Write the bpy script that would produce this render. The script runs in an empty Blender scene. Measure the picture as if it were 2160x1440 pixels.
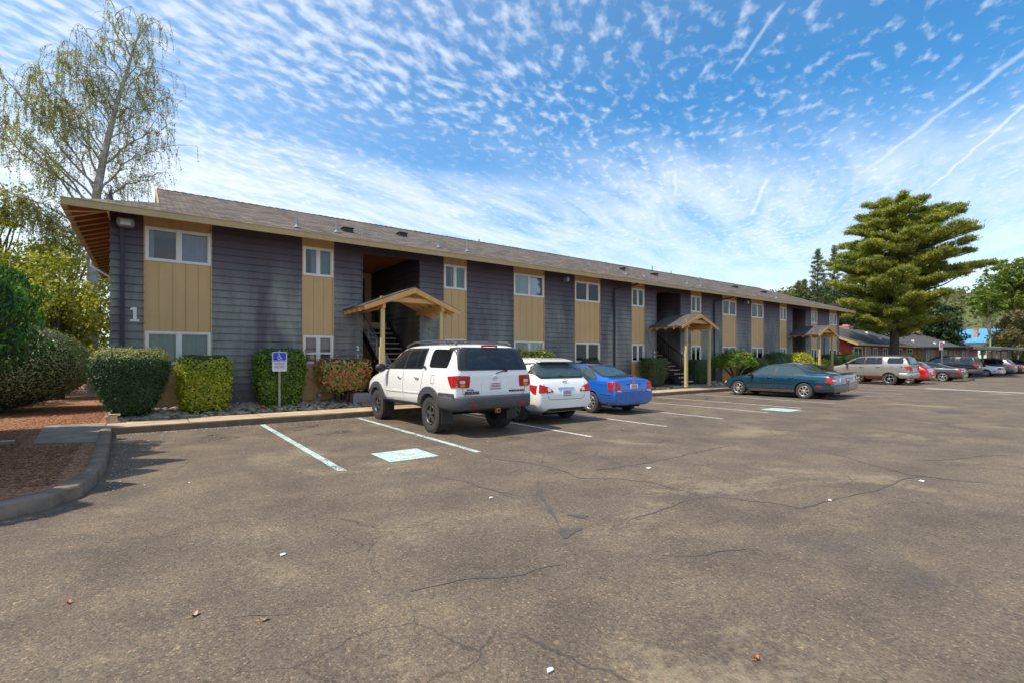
SKYTINT = (.33, .79, 1.0); CLOUDCOL = (5.0, 5.3, 5.7); SKYSTR = .15; SUNSTR = 3.8; EXPO = .53
import bpy, bmesh, math, random
import numpy as np
from mathutils import Vector, Matrix
from mathutils.bvhtree import BVHTree
R = math.radians
rnd = random.Random(7)
nr = np.random.default_rng(11)
scn = bpy.context.scene
COL = scn.collection

# ------------------------------------------------------------------ objects
def tag(o, label=None, cat=None, group=None, kind=None):
    if label: o['label'] = label
    if cat: o['category'] = cat
    if group: o['group'] = group
    if kind: o['kind'] = kind
    return o
def empty(name, loc=(0, 0, 0), rz=0.0):
    o = bpy.data.objects.new(name, None); COL.objects.link(o)
    o.empty_display_size = .2
    o.location = loc; o.rotation_euler = (0, 0, rz)
    return o
def link(name, me, mats, parent=None, smooth=False):
    if not isinstance(mats, (list, tuple)): mats = [mats]
    me.name = name
    if len(me.materials) == 0:
        for m in mats: me.materials.append(m)
    o = bpy.data.objects.new(name, me); COL.objects.link(o)
    if parent is not None: o.parent = parent
    if smooth: me.polygons.foreach_set('use_smooth', [True] * len(me.polygons))
    return o
def children(o):
    return [c for c in bpy.data.objects if c.parent == o]
def copy_tree(o, parent=None):
    c = o.copy(); COL.objects.link(c); c.parent = parent
    for ch in list(o.children): copy_tree(ch, c)
    return c

class MB:
    """collects shapes with material indices and links them as ONE mesh object"""
    def __init__(s): s.v = []; s.f = []; s.m = []; s.sm = []
    def add(s, vs, fs, mi=0, smooth=False):
        b = len(s.v); s.v += [tuple(v) for v in vs]
        for f in fs:
            s.f.append([i + b for i in f]); s.m.append(mi); s.sm.append(smooth)
        return s
    def box(s, x0, x1, y0, y1, z0, z1, mi=0):
        v = [(x0,y0,z0),(x1,y0,z0),(x1,y1,z0),(x0,y1,z0),(x0,y0,z1),(x1,y0,z1),(x1,y1,z1),(x0,y1,z1)]
        return s.add(v, [(0,3,2,1),(4,5,6,7),(0,1,5,4),(1,2,6,5),(2,3,7,6),(3,0,4,7)], mi)
    def bar(s, a, b, w, h=None, mi=0, up=(0,0,1)):
        h = h or w
        a = Vector(a); b = Vector(b); d = (b - a).normalized(); up = Vector(up)
        if abs(d.dot(up)) > .98: up = Vector((0,1,0))
        sx = d.cross(up).normalized() * (w/2); sz = sx.cross(d).normalized() * (h/2)
        v = [a-sx-sz, a+sx-sz, a+sx+sz, a-sx+sz, b-sx-sz, b+sx-sz, b+sx+sz, b-sx+sz]
        return s.add(v, [(0,1,2,3),(7,6,5,4),(0,4,5,1),(1,5,6,2),(2,6,7,3),(3,7,4,0)], mi)
    def tube(s, pts, rad, n=8, mi=0, cap=True, smooth=True):
        pts = [Vector(p) for p in pts]
        if not isinstance(rad, (list, tuple)): rad = [rad] * len(pts)
        vs = []; prev = None
        for i, p in enumerate(pts):
            d = (pts[min(i+1, len(pts)-1)] - pts[max(i-1, 0)]).normalized()
            if prev is None:
                u = d.cross(Vector((0,0,1)))
                if u.length < .05: u = d.cross(Vector((0,1,0)))
            else: u = prev - d * prev.dot(d)
            u.normalize(); prev = u; w = d.cross(u)
            for k in range(n):
                a = 2*math.pi*k/n
                vs.append(p + (u*math.cos(a) + w*math.sin(a)) * rad[i])
        fs = [(i*n+k, i*n+(k+1)%n, (i+1)*n+(k+1)%n, (i+1)*n+k) for i in range(len(pts)-1) for k in range(n)]
        s.add(vs, fs, mi, smooth)
        if cap:
            s.add([vs[k] for k in range(n)], [tuple(range(n))][:1], mi)
            s.add([vs[-n+k] for k in range(n)], [tuple(reversed(range(n)))], mi)
        return s
    def lathe(s, prof, n=32, axis='y', c=(0,0,0), mi=0, smooth=True, closed=False):
        vs = []
        for r, h in prof:
            for k in range(n):
                a = 2*math.pi*k/n; q = (r*math.cos(a), r*math.sin(a))
                if axis == 'y': vs.append((c[0]+q[0], c[1]+h, c[2]+q[1]))
                elif axis == 'x': vs.append((c[0]+h, c[1]+q[0], c[2]+q[1]))
                else: vs.append((c[0]+q[0], c[1]+q[1], c[2]+h))
        m = len(prof); J = m if closed else m-1
        fs = [(i*n+k, i*n+(k+1)%n, ((i+1)%m)*n+(k+1)%n, ((i+1)%m)*n+k) for i in range(J) for k in range(n)]
        return s.add(vs, fs, mi, smooth)
    def prism(s, poly, axis, a0, a1, mi=0):
        """poly of 2D points extruded along an axis from a0 to a1"""
        def P(p, a):
            return {'x': (a, p[0], p[1]), 'y': (p[0], a, p[1]), 'z': (p[0], p[1], a)}[axis]
        n = len(poly)
        vs = [P(p, a0) for p in poly] + [P(p, a1) for p in poly]
        fs = [tuple(range(n)), tuple(range(2*n-1, n-1, -1))] + [(i, i+n, (i+1)%n+n, (i+1)%n) for i in range(n)]
        return s.add(vs, fs, mi)
    def mesh(s, name='m'):
        me = bpy.data.meshes.new(name)
        me.from_pydata(s.v, [], s.f)
        me.polygons.foreach_set('material_index', s.m)
        me.polygons.foreach_set('use_smooth', s.sm)
        me.update()
        return me
    def build(s, name, mats, parent=None, fix=True):
        me = s.mesh(name)
        if fix:
            bm = bmesh.new(); bm.from_mesh(me); bmesh.ops.recalc_face_normals(bm, faces=bm.faces[:]); bm.to_mesh(me); bm.free()
        return link(name, me, mats, parent)

def quads_mesh(name, V, mats, parent=None, midx=None):
    """V: (n,4,3) array -> mesh of n loose quads, fast"""
    n = V.shape[0]
    me = bpy.data.meshes.new(name)
    me.vertices.add(n*4); me.vertices.foreach_set('co', V.reshape(-1).astype(np.float32))
    me.loops.add(n*4); me.loops.foreach_set('vertex_index', np.arange(n*4, dtype=np.int32))
    me.polygons.add(n); me.polygons.foreach_set('loop_start', np.arange(0, n*4, 4, dtype=np.int32))
    try: me.polygons.foreach_set('loop_total', np.full(n, 4, dtype=np.int32))
    except Exception: pass
    if midx is not None: me.polygons.foreach_set('material_index', midx.astype(np.int32))
    me.update(calc_edges=True)
    return link(name, me, mats, parent)
def join_meshes(name, objs, parent=None):
    """merge several fresh mesh objects into one (material slots are concatenated)"""
    bm = bmesh.new(); mats = []
    for o in objs:
        base = len(mats); mats += list(o.data.materials)
        t = bmesh.new(); t.from_mesh(o.data)
        for f in t.faces: f.material_index += base
        me = bpy.data.meshes.new('tmp'); t.to_mesh(me); t.free()
        bm.from_mesh(me); bpy.data.meshes.remove(me)
        d = o.data; bpy.data.objects.remove(o); bpy.data.meshes.remove(d)
    me = bpy.data.meshes.new(name); bm.to_mesh(me); bm.free()
    for m in mats: me.materials.append(m)
    return link(name, me, mats, parent)
def rand_unit(n):
    v = nr.normal(size=(n, 3)); return v / np.linalg.norm(v, axis=1, keepdims=True)
def leaf_quads(C, size, aspect=.55, normal=None, jitter=.6, dirs=None):
    """rhombic leaves at centres C; normals near the given ones"""
    n = len(C)
    N = rand_unit(n) if normal is None else normal + jitter * rand_unit(n)
    N /= np.linalg.norm(N, axis=1, keepdims=True) + 1e-9
    D = rand_unit(n) if dirs is None else dirs
    U = D - N * np.sum(D*N, axis=1, keepdims=True); U /= np.linalg.norm(U, axis=1, keepdims=True) + 1e-9
    W = np.cross(N, U)
    s = (size * (0.65 + .7*nr.random(n)))[:, None]
    V = np.empty((n, 4, 3))
    V[:,0] = C - U*s*.5; V[:,1] = C + W*s*.5*aspect; V[:,2] = C + U*s*.5; V[:,3] = C - W*s*.5*aspect
    return V

# ------------------------------------------------------------------ materials
def nodes(name):
    m = bpy.data.materials.new(name); m.use_nodes = True
    nt = m.node_tree; return m, nt, nt.nodes['Principled BSDF'], nt.nodes['Material Output']
def N(nt, t, **kw):
    n = nt.nodes.new(t)
    for k, v in kw.items():
        if k.startswith('i_'):
            key = k[2:].replace('_', ' ')
            n.inputs[int(key) if key.isdigit() else key].default_value = v
        else: setattr(n, k, v)
    return n
def ramp(nt, stops, fac=None, interp='LINEAR'):
    r = nt.nodes.new('ShaderNodeValToRGB'); r.color_ramp.interpolation = interp
    e = r.color_ramp.elements
    while len(e) < len(stops): e.new(.5)
    for i, (p, c) in enumerate(stops):
        e[i].position = p; e[i].color = (*c, 1) if len(c) == 3 else c
    if fac is not None: nt.links.new(fac, r.inputs[0])
    return r
def mixc(nt, f, a, b, mode='MIX'):
    m = nt.nodes.new('ShaderNodeMix'); m.data_type = 'RGBA'; m.blend_type = mode
    for sock, v in ((m.inputs[0], f), (m.inputs[6], a), (m.inputs[7], b)):
        if hasattr(v, 'is_linked') or hasattr(v, 'links'): nt.links.new(v, sock)
        elif isinstance(v, (int, float)): sock.default_value = v
        else: sock.default_value = (*v, 1) if len(v) == 3 else v
    return m.outputs[2]
def math_(nt, op, a, b=None, c=None, clamp=False):
    m = nt.nodes.new('ShaderNodeMath'); m.operation = op; m.use_clamp = clamp
    for i, v in enumerate((a, b, c)):
        if v is None: continue
        if isinstance(v, (int, float)): m.inputs[i].default_value = v
        else: nt.links.new(v, m.inputs[i])
    return m.outputs[0]
def mapr(nt, v, a, b, c=0., d=1.):
    m = nt.nodes.new('ShaderNodeMapRange'); m.interpolation_type = 'SMOOTHSTEP'
    nt.links.new(v, m.inputs[0])
    for i, x in enumerate((a, b, c, d)): m.inputs[i+1].default_value = x
    return m.outputs[0]
def coords(nt, which='Object', scale=(1,1,1), loc=(0,0,0), rot=(0,0,0)):
    if which == 'World':
        g = nt.nodes.new('ShaderNodeNewGeometry'); src = g.outputs['Position']
    else:
        t = nt.nodes.new('ShaderNodeTexCoord'); src = t.outputs[which]
    mp = nt.nodes.new('ShaderNodeMapping'); mp.inputs['Scale'].default_value = scale
    mp.inputs['Location'].default_value = loc; mp.inputs['Rotation'].default_value = rot
    nt.links.new(src, mp.inputs[0]); return mp.outputs[0]
def noise(nt, vec, scale, detail=4, rough=.55, dist=0.):
    n = N(nt, 'ShaderNodeTexNoise', i_Scale=scale, i_Detail=detail, i_Roughness=rough, i_Distortion=dist)
    nt.links.new(vec, n.inputs['Vector']); return n.outputs[0]
def bump(nt, h, bsdf, strength=.3, dist=.01):
    b = N(nt, 'ShaderNodeBump', i_Strength=strength, i_Distance=dist)
    nt.links.new(h, b.inputs['Height']); nt.links.new(b.outputs[0], bsdf.inputs['Normal']); return b
def simple(name, col, rough=.6, metal=0., spec=.5, var=.12, scale=6., bstr=0., bscale=60., coat=0., which='Object', stretch=(1,1,1)):
    m, nt, b, out = nodes(name)
    b.inputs['Roughness'].default_value = rough; b.inputs['Metallic'].default_value = metal
    b.inputs['Specular IOR Level'].default_value = spec; b.inputs['Coat Weight'].default_value = coat
    b.inputs['Coat Roughness'].default_value = .04
    if var > 0:
        v = coords(nt, which, stretch)
        n = noise(nt, v, scale, 5, .6)
        c = Vector(col)
        r = ramp(nt, [(.3, tuple(c*(1-var))), (.7, tuple(c*(1+var)))], n)
        nt.links.new(r.outputs[0], b.inputs['Base Color'])
    else: b.inputs['Base Color'].default_value = (*col, 1)
    if bstr > 0:
        v2 = coords(nt, which); n2 = noise(nt, v2, bscale, 4, .6); bump(nt, n2, b, bstr, .01)
    return m
def leafmat(name, cols, trans=.35, rough=.5, patch=None):
    """leaf colours picked per leaf, drifting over the crown"""
    m, nt, b, out = nodes(name)
    g = nt.nodes.new('ShaderNodeNewGeometry')
    n = noise(nt, coords(nt, 'World'), patch or 1.3, 2, .5)
    f = math_(nt, 'ADD', math_(nt, 'MULTIPLY', g.outputs['Random Per Island'], .6), math_(nt, 'MULTIPLY_ADD', n, .9, -.25), clamp=True)
    k = len(cols)
    r = ramp(nt, [(i/(k-1) if k > 1 else 0, c) for i, c in enumerate(cols)], f)
    nt.links.new(r.outputs[0], b.inputs['Base Color'])
    b.inputs['Roughness'].default_value = rough; b.inputs['Specular IOR Level'].default_value = .35
    t = nt.nodes.new('ShaderNodeBsdfTranslucent')
    hs = N(nt, 'ShaderNodeHueSaturation', i_Saturation=1.15, i_Value=1.5); nt.links.new(r.outputs[0], hs.inputs['Color'])
    nt.links.new(hs.outputs[0], t.inputs[0])
    ms = nt.nodes.new('ShaderNodeMixShader'); ms.inputs[0].default_value = trans
    nt.links.new(b.outputs[0], ms.inputs[1]); nt.links.new(t.outputs[0], ms.inputs[2]); nt.links.new(ms.outputs[0], out.inputs[0])
    return m

M = {}
def carpaint(name, col, metal=.0, rough=.25, flake=0.):
    m, nt, b, out = nodes(name)
    v = coords(nt, 'Object'); n = noise(nt, v, 3.5, 4, .6)
    # road film near the sills, even elsewhere
    sep = nt.nodes.new('ShaderNodeSeparateXYZ'); nt.links.new(coords(nt, 'Object'), sep.inputs[0])
    low = mapr(nt, sep.outputs[2], .75, .2)
    dirt = math_(nt, 'MULTIPLY', math_(nt, 'ADD', low, .05), math_(nt, 'MULTIPLY', n, .42), clamp=True)
    c = mixc(nt, dirt, col, (.20, .17, .14)); nt.links.new(c, b.inputs['Base Color'])
    b.inputs['Metallic'].default_value = metal
    rr = math_(nt, 'MULTIPLY_ADD', n, .25, rough - .1); nt.links.new(rr, b.inputs['Roughness'])
    b.inputs['Coat Weight'].default_value = 1.; b.inputs['Coat Roughness'].default_value = .05
    return m
M['white_paint'] = carpaint('white_paint', (.86, .85, .83), 0, .25)
M['pearl_paint'] = carpaint('pearl_paint', (.84, .83, .78), 0, .3)
M['blue_paint'] = carpaint('blue_paint', (.006, .115, .48), .2, .25)
M['teal_paint'] = carpaint('teal_paint', (.002, .055, .095), .5, .25)
M['champagne_paint'] = carpaint('champagne_paint', (.34, .30, .25), .55, .35)
M['silver_paint'] = carpaint('silver_paint', (.36, .34, .31), .55, .35)
M['red_paint'] = carpaint('red_paint', (.50, .006, .014), .1, .3)
M['grey_paint'] = carpaint('grey_paint', (.05, .052, .058), .4, .3)
M['maroon_paint'] = carpaint('maroon_paint', (.22, .008, .008), .2, .3)
M['navy_paint'] = carpaint('navy_paint', (.012, .016, .06), .3, .3)
M['black_paint'] = carpaint('black_paint', (.01, .011, .018), .2, .3)
M['bluegrey_paint'] = carpaint('bluegrey_paint', (.10, .115, .15), .4, .35)
M['cladding'] = simple('cladding', (.065, .067, .072), .55, var=.1, bstr=.05, bscale=300)
M['trim'] = simple('trim', (.02, .02, .022), .5, var=.1)
M['under'] = simple('under', (.012, .011, .010), .9, var=.2)
M['rubber'] = simple('rubber', (.045, .041, .038), .85, var=.25, scale=12, bstr=.1, bscale=150)
M['alloy'] = simple('alloy', (.50, .49, .47), .35, .7, var=.08)
M['dark_alloy'] = simple('dark_alloy', (.10, .10, .105), .4, .5, var=.1)
M['chrome'] = simple('chrome', (.75, .75, .76), .12, 1., var=.02)
M['plate'] = simple('plate', (.62, .68, .74), .45, var=.18, scale=25)
M['plate_red'] = simple('plate_red', (.5, .12, .12), .5, var=.05)
M['plate_blue'] = simple('plate_blue', (.08, .2, .42), .5, var=.05)
def glassy(name, col, rough=.04, spec=.8):
    m, nt, b, out = nodes(name)
    b.inputs['Base Color'].default_value = (*col, 1); b.inputs['Roughness'].default_value = rough
    b.inputs['Specular IOR Level'].default_value = spec; b.inputs['IOR'].default_value = 1.5
    v = coords(nt, 'Object'); n = noise(nt, v, 2.2, 3, .5); bump(nt, n, b, .12, .03)
    return m
M['car_glass'] = glassy('car_glass', (.010, .012, .014))
M['car_glass_light'] = glassy('car_glass_light', (.035, .06, .06), .03, 1.0)
M['lens_red'] = glassy('lens_red', (.42, .012, .008), .12, .5)
M['lens_amber'] = glassy('lens_amber', (.75, .22, .02), .15, .5)
M['lens_clear'] = glassy('lens_clear', (.6, .6, .6), .12, .6)
# ------------------------------------------------------------------ cars
# car frame: x from the rear bumper forwards, y to the left, z up
def lerp(a, b, t): return a + (b-a)*t
def loft_body(st, mat):
    def ring(s):
        x, zb, zs, zt, wb, ww, ws, wt = s
        zm = zb + (zs-zb)*.52; k = max(.12, min(1, (zt-zs)/.3))
        return [(0,zb),(wb*.6,zb),(wb,zb+.015),(ww*.985,zb+.11),(ww,zm),(lerp(ww,ws,.45)+.004,lerp(zm,zs,.62)),(ws,zs),
                (lerp(ws,wt,.5)+.012*k,(zs+zt)/2),(wt,zt-.06*k),(wt*.86,zt-.012*k),(wt*.45,zt+.004),(0,zt+.010)]
    n = 12
    bm = bmesh.new(); rings = []
    for s in st:
        h = ring(s); x = s[0]
        L = [bm.verts.new((x, y, z)) for y, z in h]
        Rr = [L[0]] + [bm.verts.new((x, -y, z)) for y, z in h[1:-1]] + [L[-1]]
        rings.append((L, Rr))
    for a, b in zip(rings[:-1], rings[1:]):
        for sd in (0, 1):
            for i in range(n-1):
                q = (a[sd][i], a[sd][i+1], b[sd][i+1], b[sd][i])
                bm.faces.new(q if sd == 0 else q[::-1])
    for sgn, rg in ((1, rings[0]), (-1, rings[-1])):
        L, Rr = rg
        for i in range(n-1):
            vs = []
            for v in (L[i], L[i+1], Rr[i+1], Rr[i]):
                if v not in vs: vs.append(v)
            try: bm.faces.new(vs)
            except ValueError: pass
    bmesh.ops.recalc_face_normals(bm, faces=bm.faces[:])
    for f in bm.faces: f.smooth = True
    me = bpy.data.meshes.new('body'); bm.to_mesh(me); bm.free()
    o = link('body', me, [mat, M['under']])
    md = o.modifiers.new('s', 'SUBSURF'); md.levels = 2; md.render_levels = 2
    dg = bpy.context.evaluated_depsgraph_get(); dg.update()
    ev = o.evaluated_get(dg)
    me2 = bpy.data.meshes.new_from_object(ev); o.modifiers.clear()
    old = o.data; o.data = me2; bpy.data.meshes.remove(old)
    return o
def bvh_of(o):
    bm = bmesh.new(); bm.from_mesh(o.data); t = BVHTree.FromBMesh(bm); bm.free(); return t
def cut_arches(o, wheels, r, yin):
    mb = MB()
    for x, z in wheels:
        for sg in (1, -1):
            mb.lathe([(0.0, yin*sg), (r, yin*sg), (r, 1.3*sg), (0.0, 1.3*sg)], 36, 'y', (x, 0, z), 0, False)
    me = mb.mesh('cut'); bm = bmesh.new(); bm.from_mesh(me)
    bmesh.ops.remove_doubles(bm, verts=bm.verts[:], dist=1e-5); bmesh.ops.recalc_face_normals(bm, faces=bm.faces[:]); bm.to_mesh(me); bm.free()
    c = link('cut', me, M['under'])
    md = o.modifiers.new('b', 'BOOLEAN'); md.operation = 'DIFFERENCE'; md.solver = 'EXACT'; md.object = c
    try: md.material_mode = 'TRANSFER'
    except Exception: pass
    dg = bpy.context.evaluated_depsgraph_get(); dg.update()
    me2 = bpy.data.meshes.new_from_object(o.evaluated_get(dg)); o.modifiers.clear()
    old = o.data; o.data = me2; bpy.data.meshes.remove(old)
    bpy.data.objects.remove(c); bpy.data.meshes.remove(me)
def rounded(poly, r=.04, n=4):
    out = []; m = len(poly)
    for i in range(m):
        p0 = Vector(poly[i-1]); p = Vector(poly[i]); p1 = Vector(poly[(i+1) % m])
        a = (p0-p); b = (p1-p); rr = min(r, a.length*.45, b.length*.45)
        A = p + a.normalized()*rr; B = p + b.normalized()*rr
        for k in range(n+1):
            t = k/n; q = A.lerp(p, t).lerp(p.lerp(B, t), t); out.append((q.x, q.y))
    return out
def patch(bvh, poly, mode, mat, name, parent, t=.004, fine=.09, rim=.012, r=.03):
    """a panel of outline poly laid on the car's skin. L/R: (x,z)  B/F: (y,z)  T: (x,y)"""
    if r > 0: poly = rounded(poly, r)
    dirs = {'L': Vector((0,-1,0)), 'R': Vector((0,1,0)), 'B': Vector((1,0,0)), 'F': Vector((-1,0,0)), 'T': Vector((0,0,-1))}
    d = dirs[mode]
    def org(p):
        return {'L': Vector((p[0], 3, p[1])), 'R': Vector((p[0], -3, p[1])), 'B': Vector((-3, p[0], p[1])),
                'F': Vector((9, p[0], p[1])), 'T': Vector((p[0], p[1], 4))}[mode]
    bm = bmesh.new()
    vs = [bm.verts.new((p[0], p[1], 0)) for p in poly]
    try: bm.faces.new(vs)
    except ValueError: bm.free(); return None
    bmesh.ops.triangulate(bm, faces=bm.faces[:])
    for _ in range(4):
        e = [e for e in bm.edges if e.calc_length() > fine]
        if not e: break
        bmesh.ops.subdivide_edges(bm, edges=e, cuts=1)
        bmesh.ops.triangulate(bm, faces=bm.faces[:])
    lastn = -d
    for v in bm.verts:
        o = org((v.co.x, v.co.y)); h = bvh.ray_cast(o, d)
        if h[0] is None:
            h = bvh.find_nearest(o + d*2.0 if mode in 'LR' else o)
        nn = h[1] if h[1].dot(-d) > 0 else -h[1]
        v.co = h[0] + (nn*.75 + (-d)*.25).normalized()*t
    ed = [e for e in bm.edges if e.is_boundary]
    g = bmesh.ops.extrude_edge_only(bm, edges=ed)
    for v in [x for x in g['geom'] if isinstance(x, bmesh.types.BMVert)]: v.co += d*(t+rim)
    bmesh.ops.recalc_face_normals(bm, faces=bm.faces[:])
    me = bpy.data.meshes.new(name); bm.to_mesh(me); bm.free()
    return link(name, me, mat, parent)
def seam(bvh, pts, mode, mat, name, parent, w=.010, t=.002):
    pts = [Vector(p) for p in pts]; L = []; Rr = []
    for i, p in enumerate(pts):
        d = (pts[min(i+1, len(pts)-1)] - pts[max(i-1, 0)]).normalized(); nrm = Vector((-d.y, d.x))*w/2
        L.append(tuple(p+nrm)); Rr.append(tuple(p-nrm))
    return patch(bvh, L + Rr[::-1], mode, mat, name, parent, t, .15, .006, 0)
def wrap_bumper(path, prof, mats, name, parent, mi=0):
    """prof: list of (outset, z); path: list of (x,y,nx,ny)"""
    mb = MB(); n = len(prof)
    vs = [(p[0]+p[2]*o, p[1]+p[3]*o, z) for p in path for o, z in prof]
    fs = [(i*n+k, i*n+(k+1) % n, (i+1)*n+(k+1) % n, (i+1)*n+k) for i in range(len(path)-1) for k in range(n)]
    mb.add(vs, fs, mi, True); mb.add(vs[:n], [tuple(range(n))], mi); mb.add(vs[-n:], [tuple(range(n))], mi)
    return mb.build(name, mats, parent)
def wheel(parent, x, y, r, w, side, rim_r, spokes, style, rim_mat, tread=False):
    """side +1 = left. wheel (hub and disc) > tyre, rim"""
    c = (x, y, r); so = side*w/2
    hub = MB(); hub.lathe([(0, so*.25), (rim_r*.55, so*.25), (rim_r*.95, so*.0), (rim_r*.95, -so*.8), (0, -so*.8)], 24, 'y', c)
    wh = hub.build('wheel', M['under'], parent)
    t = MB()
    pr = [(rim_r, -so*.9), (rim_r+.02, -so), (r*.88, -so*1.04), (r*.975, -so*.93), (r, -so*.75), (r, so*.75), (r*.975, so*.93), (r*.88, so*1.04), (rim_r+.02, so), (rim_r, so*.9), (rim_r-.01, so*.6)]
    t.lathe(pr, 48, 'y', c)
    if tread:
        for k in range(34):
            for j, (ya, yb) in enumerate(((.55, .98), (.05, .45), (-.45, -.05), (-.98, -.55))):
                a = 2*math.pi*(k + (.5 if j % 2 else 0))/34
                ca, sa = math.cos(a), math.sin(a); h = 2*math.pi/34*.34
                P = lambda rr, aa, yy: (x+rr*math.cos(aa), y+yy*w/2, r+rr*math.sin(aa))
                r0, r1 = r-.02, r+.008
                v = [P(r0,a-h,ya),P(r0,a+h,ya),P(r0,a+h,yb),P(r0,a-h,yb),P(r1,a-h,ya),P(r1,a+h,ya),P(r1,a+h,yb),P(r1,a-h,yb)]
                t.add(v, [(0,1,2,3),(7,6,5,4),(0,4,5,1),(1,5,6,2),(2,6,7,3),(3,7,4,0)])
    t.build('tyre', M['rubber'], wh)
    m = MB(); f = so*.82
    m.lathe([(rim_r*1.0, so*1.0), (rim_r*1.03, so*1.03), (rim_r*.93, so*1.02), (rim_r*.88, so*.8), (rim_r*.86, so*.2)], 36, 'y', c)
    m.lathe([(0, f+side*.02), (rim_r*.16, f+side*.02), (rim_r*.24, f), (rim_r*.24, f-side*.05)], 20, 'y', c)
    for k in range(spokes):
        a0 = 2*math.pi*k/spokes + .3
        offs = [0] if style != 'double' else [-.12, .12]
        for q in offs:
            a = a0 + q
            wi, wo = {'fat': (.30, .40), 'thin': (.20, .20), 'double': (.12, .14), 'star': (.34, .22)}[style]
            wi *= rim_r; wo *= rim_r
            ra, rb = rim_r*.15, rim_r*.90
            ux, uz = math.cos(a), math.sin(a); px, pz = -uz, ux
            v = []
            for (rr, ww, yy) in ((ra, wi, f+side*.012), (rim_r*.5, (wi+wo)/2*.9, f+side*.018), (rb, wo, f+side*.004)):
                for sgn in (-1, 1):
                    for dy in (0, -side*.035):
                        inset = 1.0 if dy else .8
                        v.append((x+ux*rr+px*ww/2*sgn*inset, y+yy+dy, r+uz*rr+pz*ww/2*sgn*inset))
            fs = []
            for s_ in (0, 4):
                fs += [(s_, s_+2, s_+6, s_+4), (s_, s_+4, s_+5, s_+1), (s_+2, s_+3, s_+7, s_+6)]
            m.add(v, fs)
    m.build('rim', rim_mat, wh)
    return wh
def text_mesh(txt, size, name, mat, parent, mtx, ext=.003, bold=0.0, align='CENTER'):
    cu = bpy.data.curves.new(name, 'FONT'); cu.body = txt; cu.size = size; cu.extrude = ext; cu.offset = bold
    cu.align_x = align; cu.align_y = 'CENTER'; cu.resolution_u = 3
    o = bpy.data.objects.new(name, cu); COL.objects.link(o)
    dg = bpy.context.evaluated_depsgraph_get(); dg.update()
    me = bpy.data.meshes.new_from_object(o.evaluated_get(dg))
    bpy.data.objects.remove(o); bpy.data.curves.remove(cu)
    me.transform(mtx)
    me.materials.clear()
    return link(name, me, mat, parent)
def face_dir(n, up, loc):
    """matrix placing text's +z along n and +y along up"""
    n = Vector(n).normalized(); up = Vector(up); up = (up - n*up.dot(n)).normalized(); x = up.cross(n)
    m = Matrix((x, up, n)).transposed().to_4x4(); m.translation = Vector(loc); return m
def plate(bvh, parent, y, z, tilt=0, red=False, w=.30, h=.15):
    hit = bvh.ray_cast(Vector((-3, y, z)), Vector((1,0,0)))
    x = (hit[0].x if hit[0] else 0) - .012
    mb = MB(); mb.box(x-.006, x+.02, y-w/2, y+w/2, z-h/2, z+h/2)
    p = mb.build('licence_plate', M['plate'], parent)
    k = MB(); k.box(x-.009, x-.0065, y-w*.38, y+w*.30, z+h*.27, z+h*.38, 0); k.box(x-.009, x-.0065, y-w*.44, y+w*.44, z-h*.46, z-h*.33, 1)
    rr = random.Random(int(abs(y*1000)+z*777+w*99))
    yy = y+w*.36
    for c in range(6):
        k.box(x-.009, x-.0065, yy-w*.08, yy, z-h*.18, z+h*.18, 0)
        yy -= w*.125
    k.build('plate_lettering', [M['plate_red'], M['plate_blue']], p)
    return p
def mirror(parent, x, y, z, mat, sg, s=1.):
    mb = MB()
    n = 10
    pr = [(.0, 0), (.06*s, .01), (.085*s, .05*s), (.08*s, .10*s), (.0, .13*s)]
    vs = []; 
    for r_, h in pr:
        for k in range(n):
            a = 2*math.pi*k/n
            vs.append((x+h-.03, y+sg*(.13*s + r_*1.25*math.cos(a)), z+.05+r_*.95*math.sin(a)))
    fs = [(i*n+k, i*n+(k+1) % n, (i+1)*n+(k+1) % n, (i+1)*n+k) for i in range(len(pr)-1) for k in range(n)]
    mb.add(vs, fs, 0, True)
    mb.bar((x, y-sg*.06, z+.01), (x, y+sg*.10, z+.035), .07, .035)
    return mb.build('side_mirror', mat, parent)
def handles(bvh, parent, pts, mat, sides='LR'):
    for sd in sides:
        for (x, z) in pts:
            sg = 1 if sd == 'L' else -1
            h = bvh.ray_cast(Vector((x, 3*sg, z)), Vector((0,-sg,0)))
            if h[0] is None: continue
            y = h[0].y
            mb = MB(); mb.tube([(x-.09, y, z), (x-.07, y+sg*.028, z+.004), (x+.07, y+sg*.028, z+.004), (x+.09, y, z)], .014, 6)
            mb.build('door_handle', mat, parent)

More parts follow.
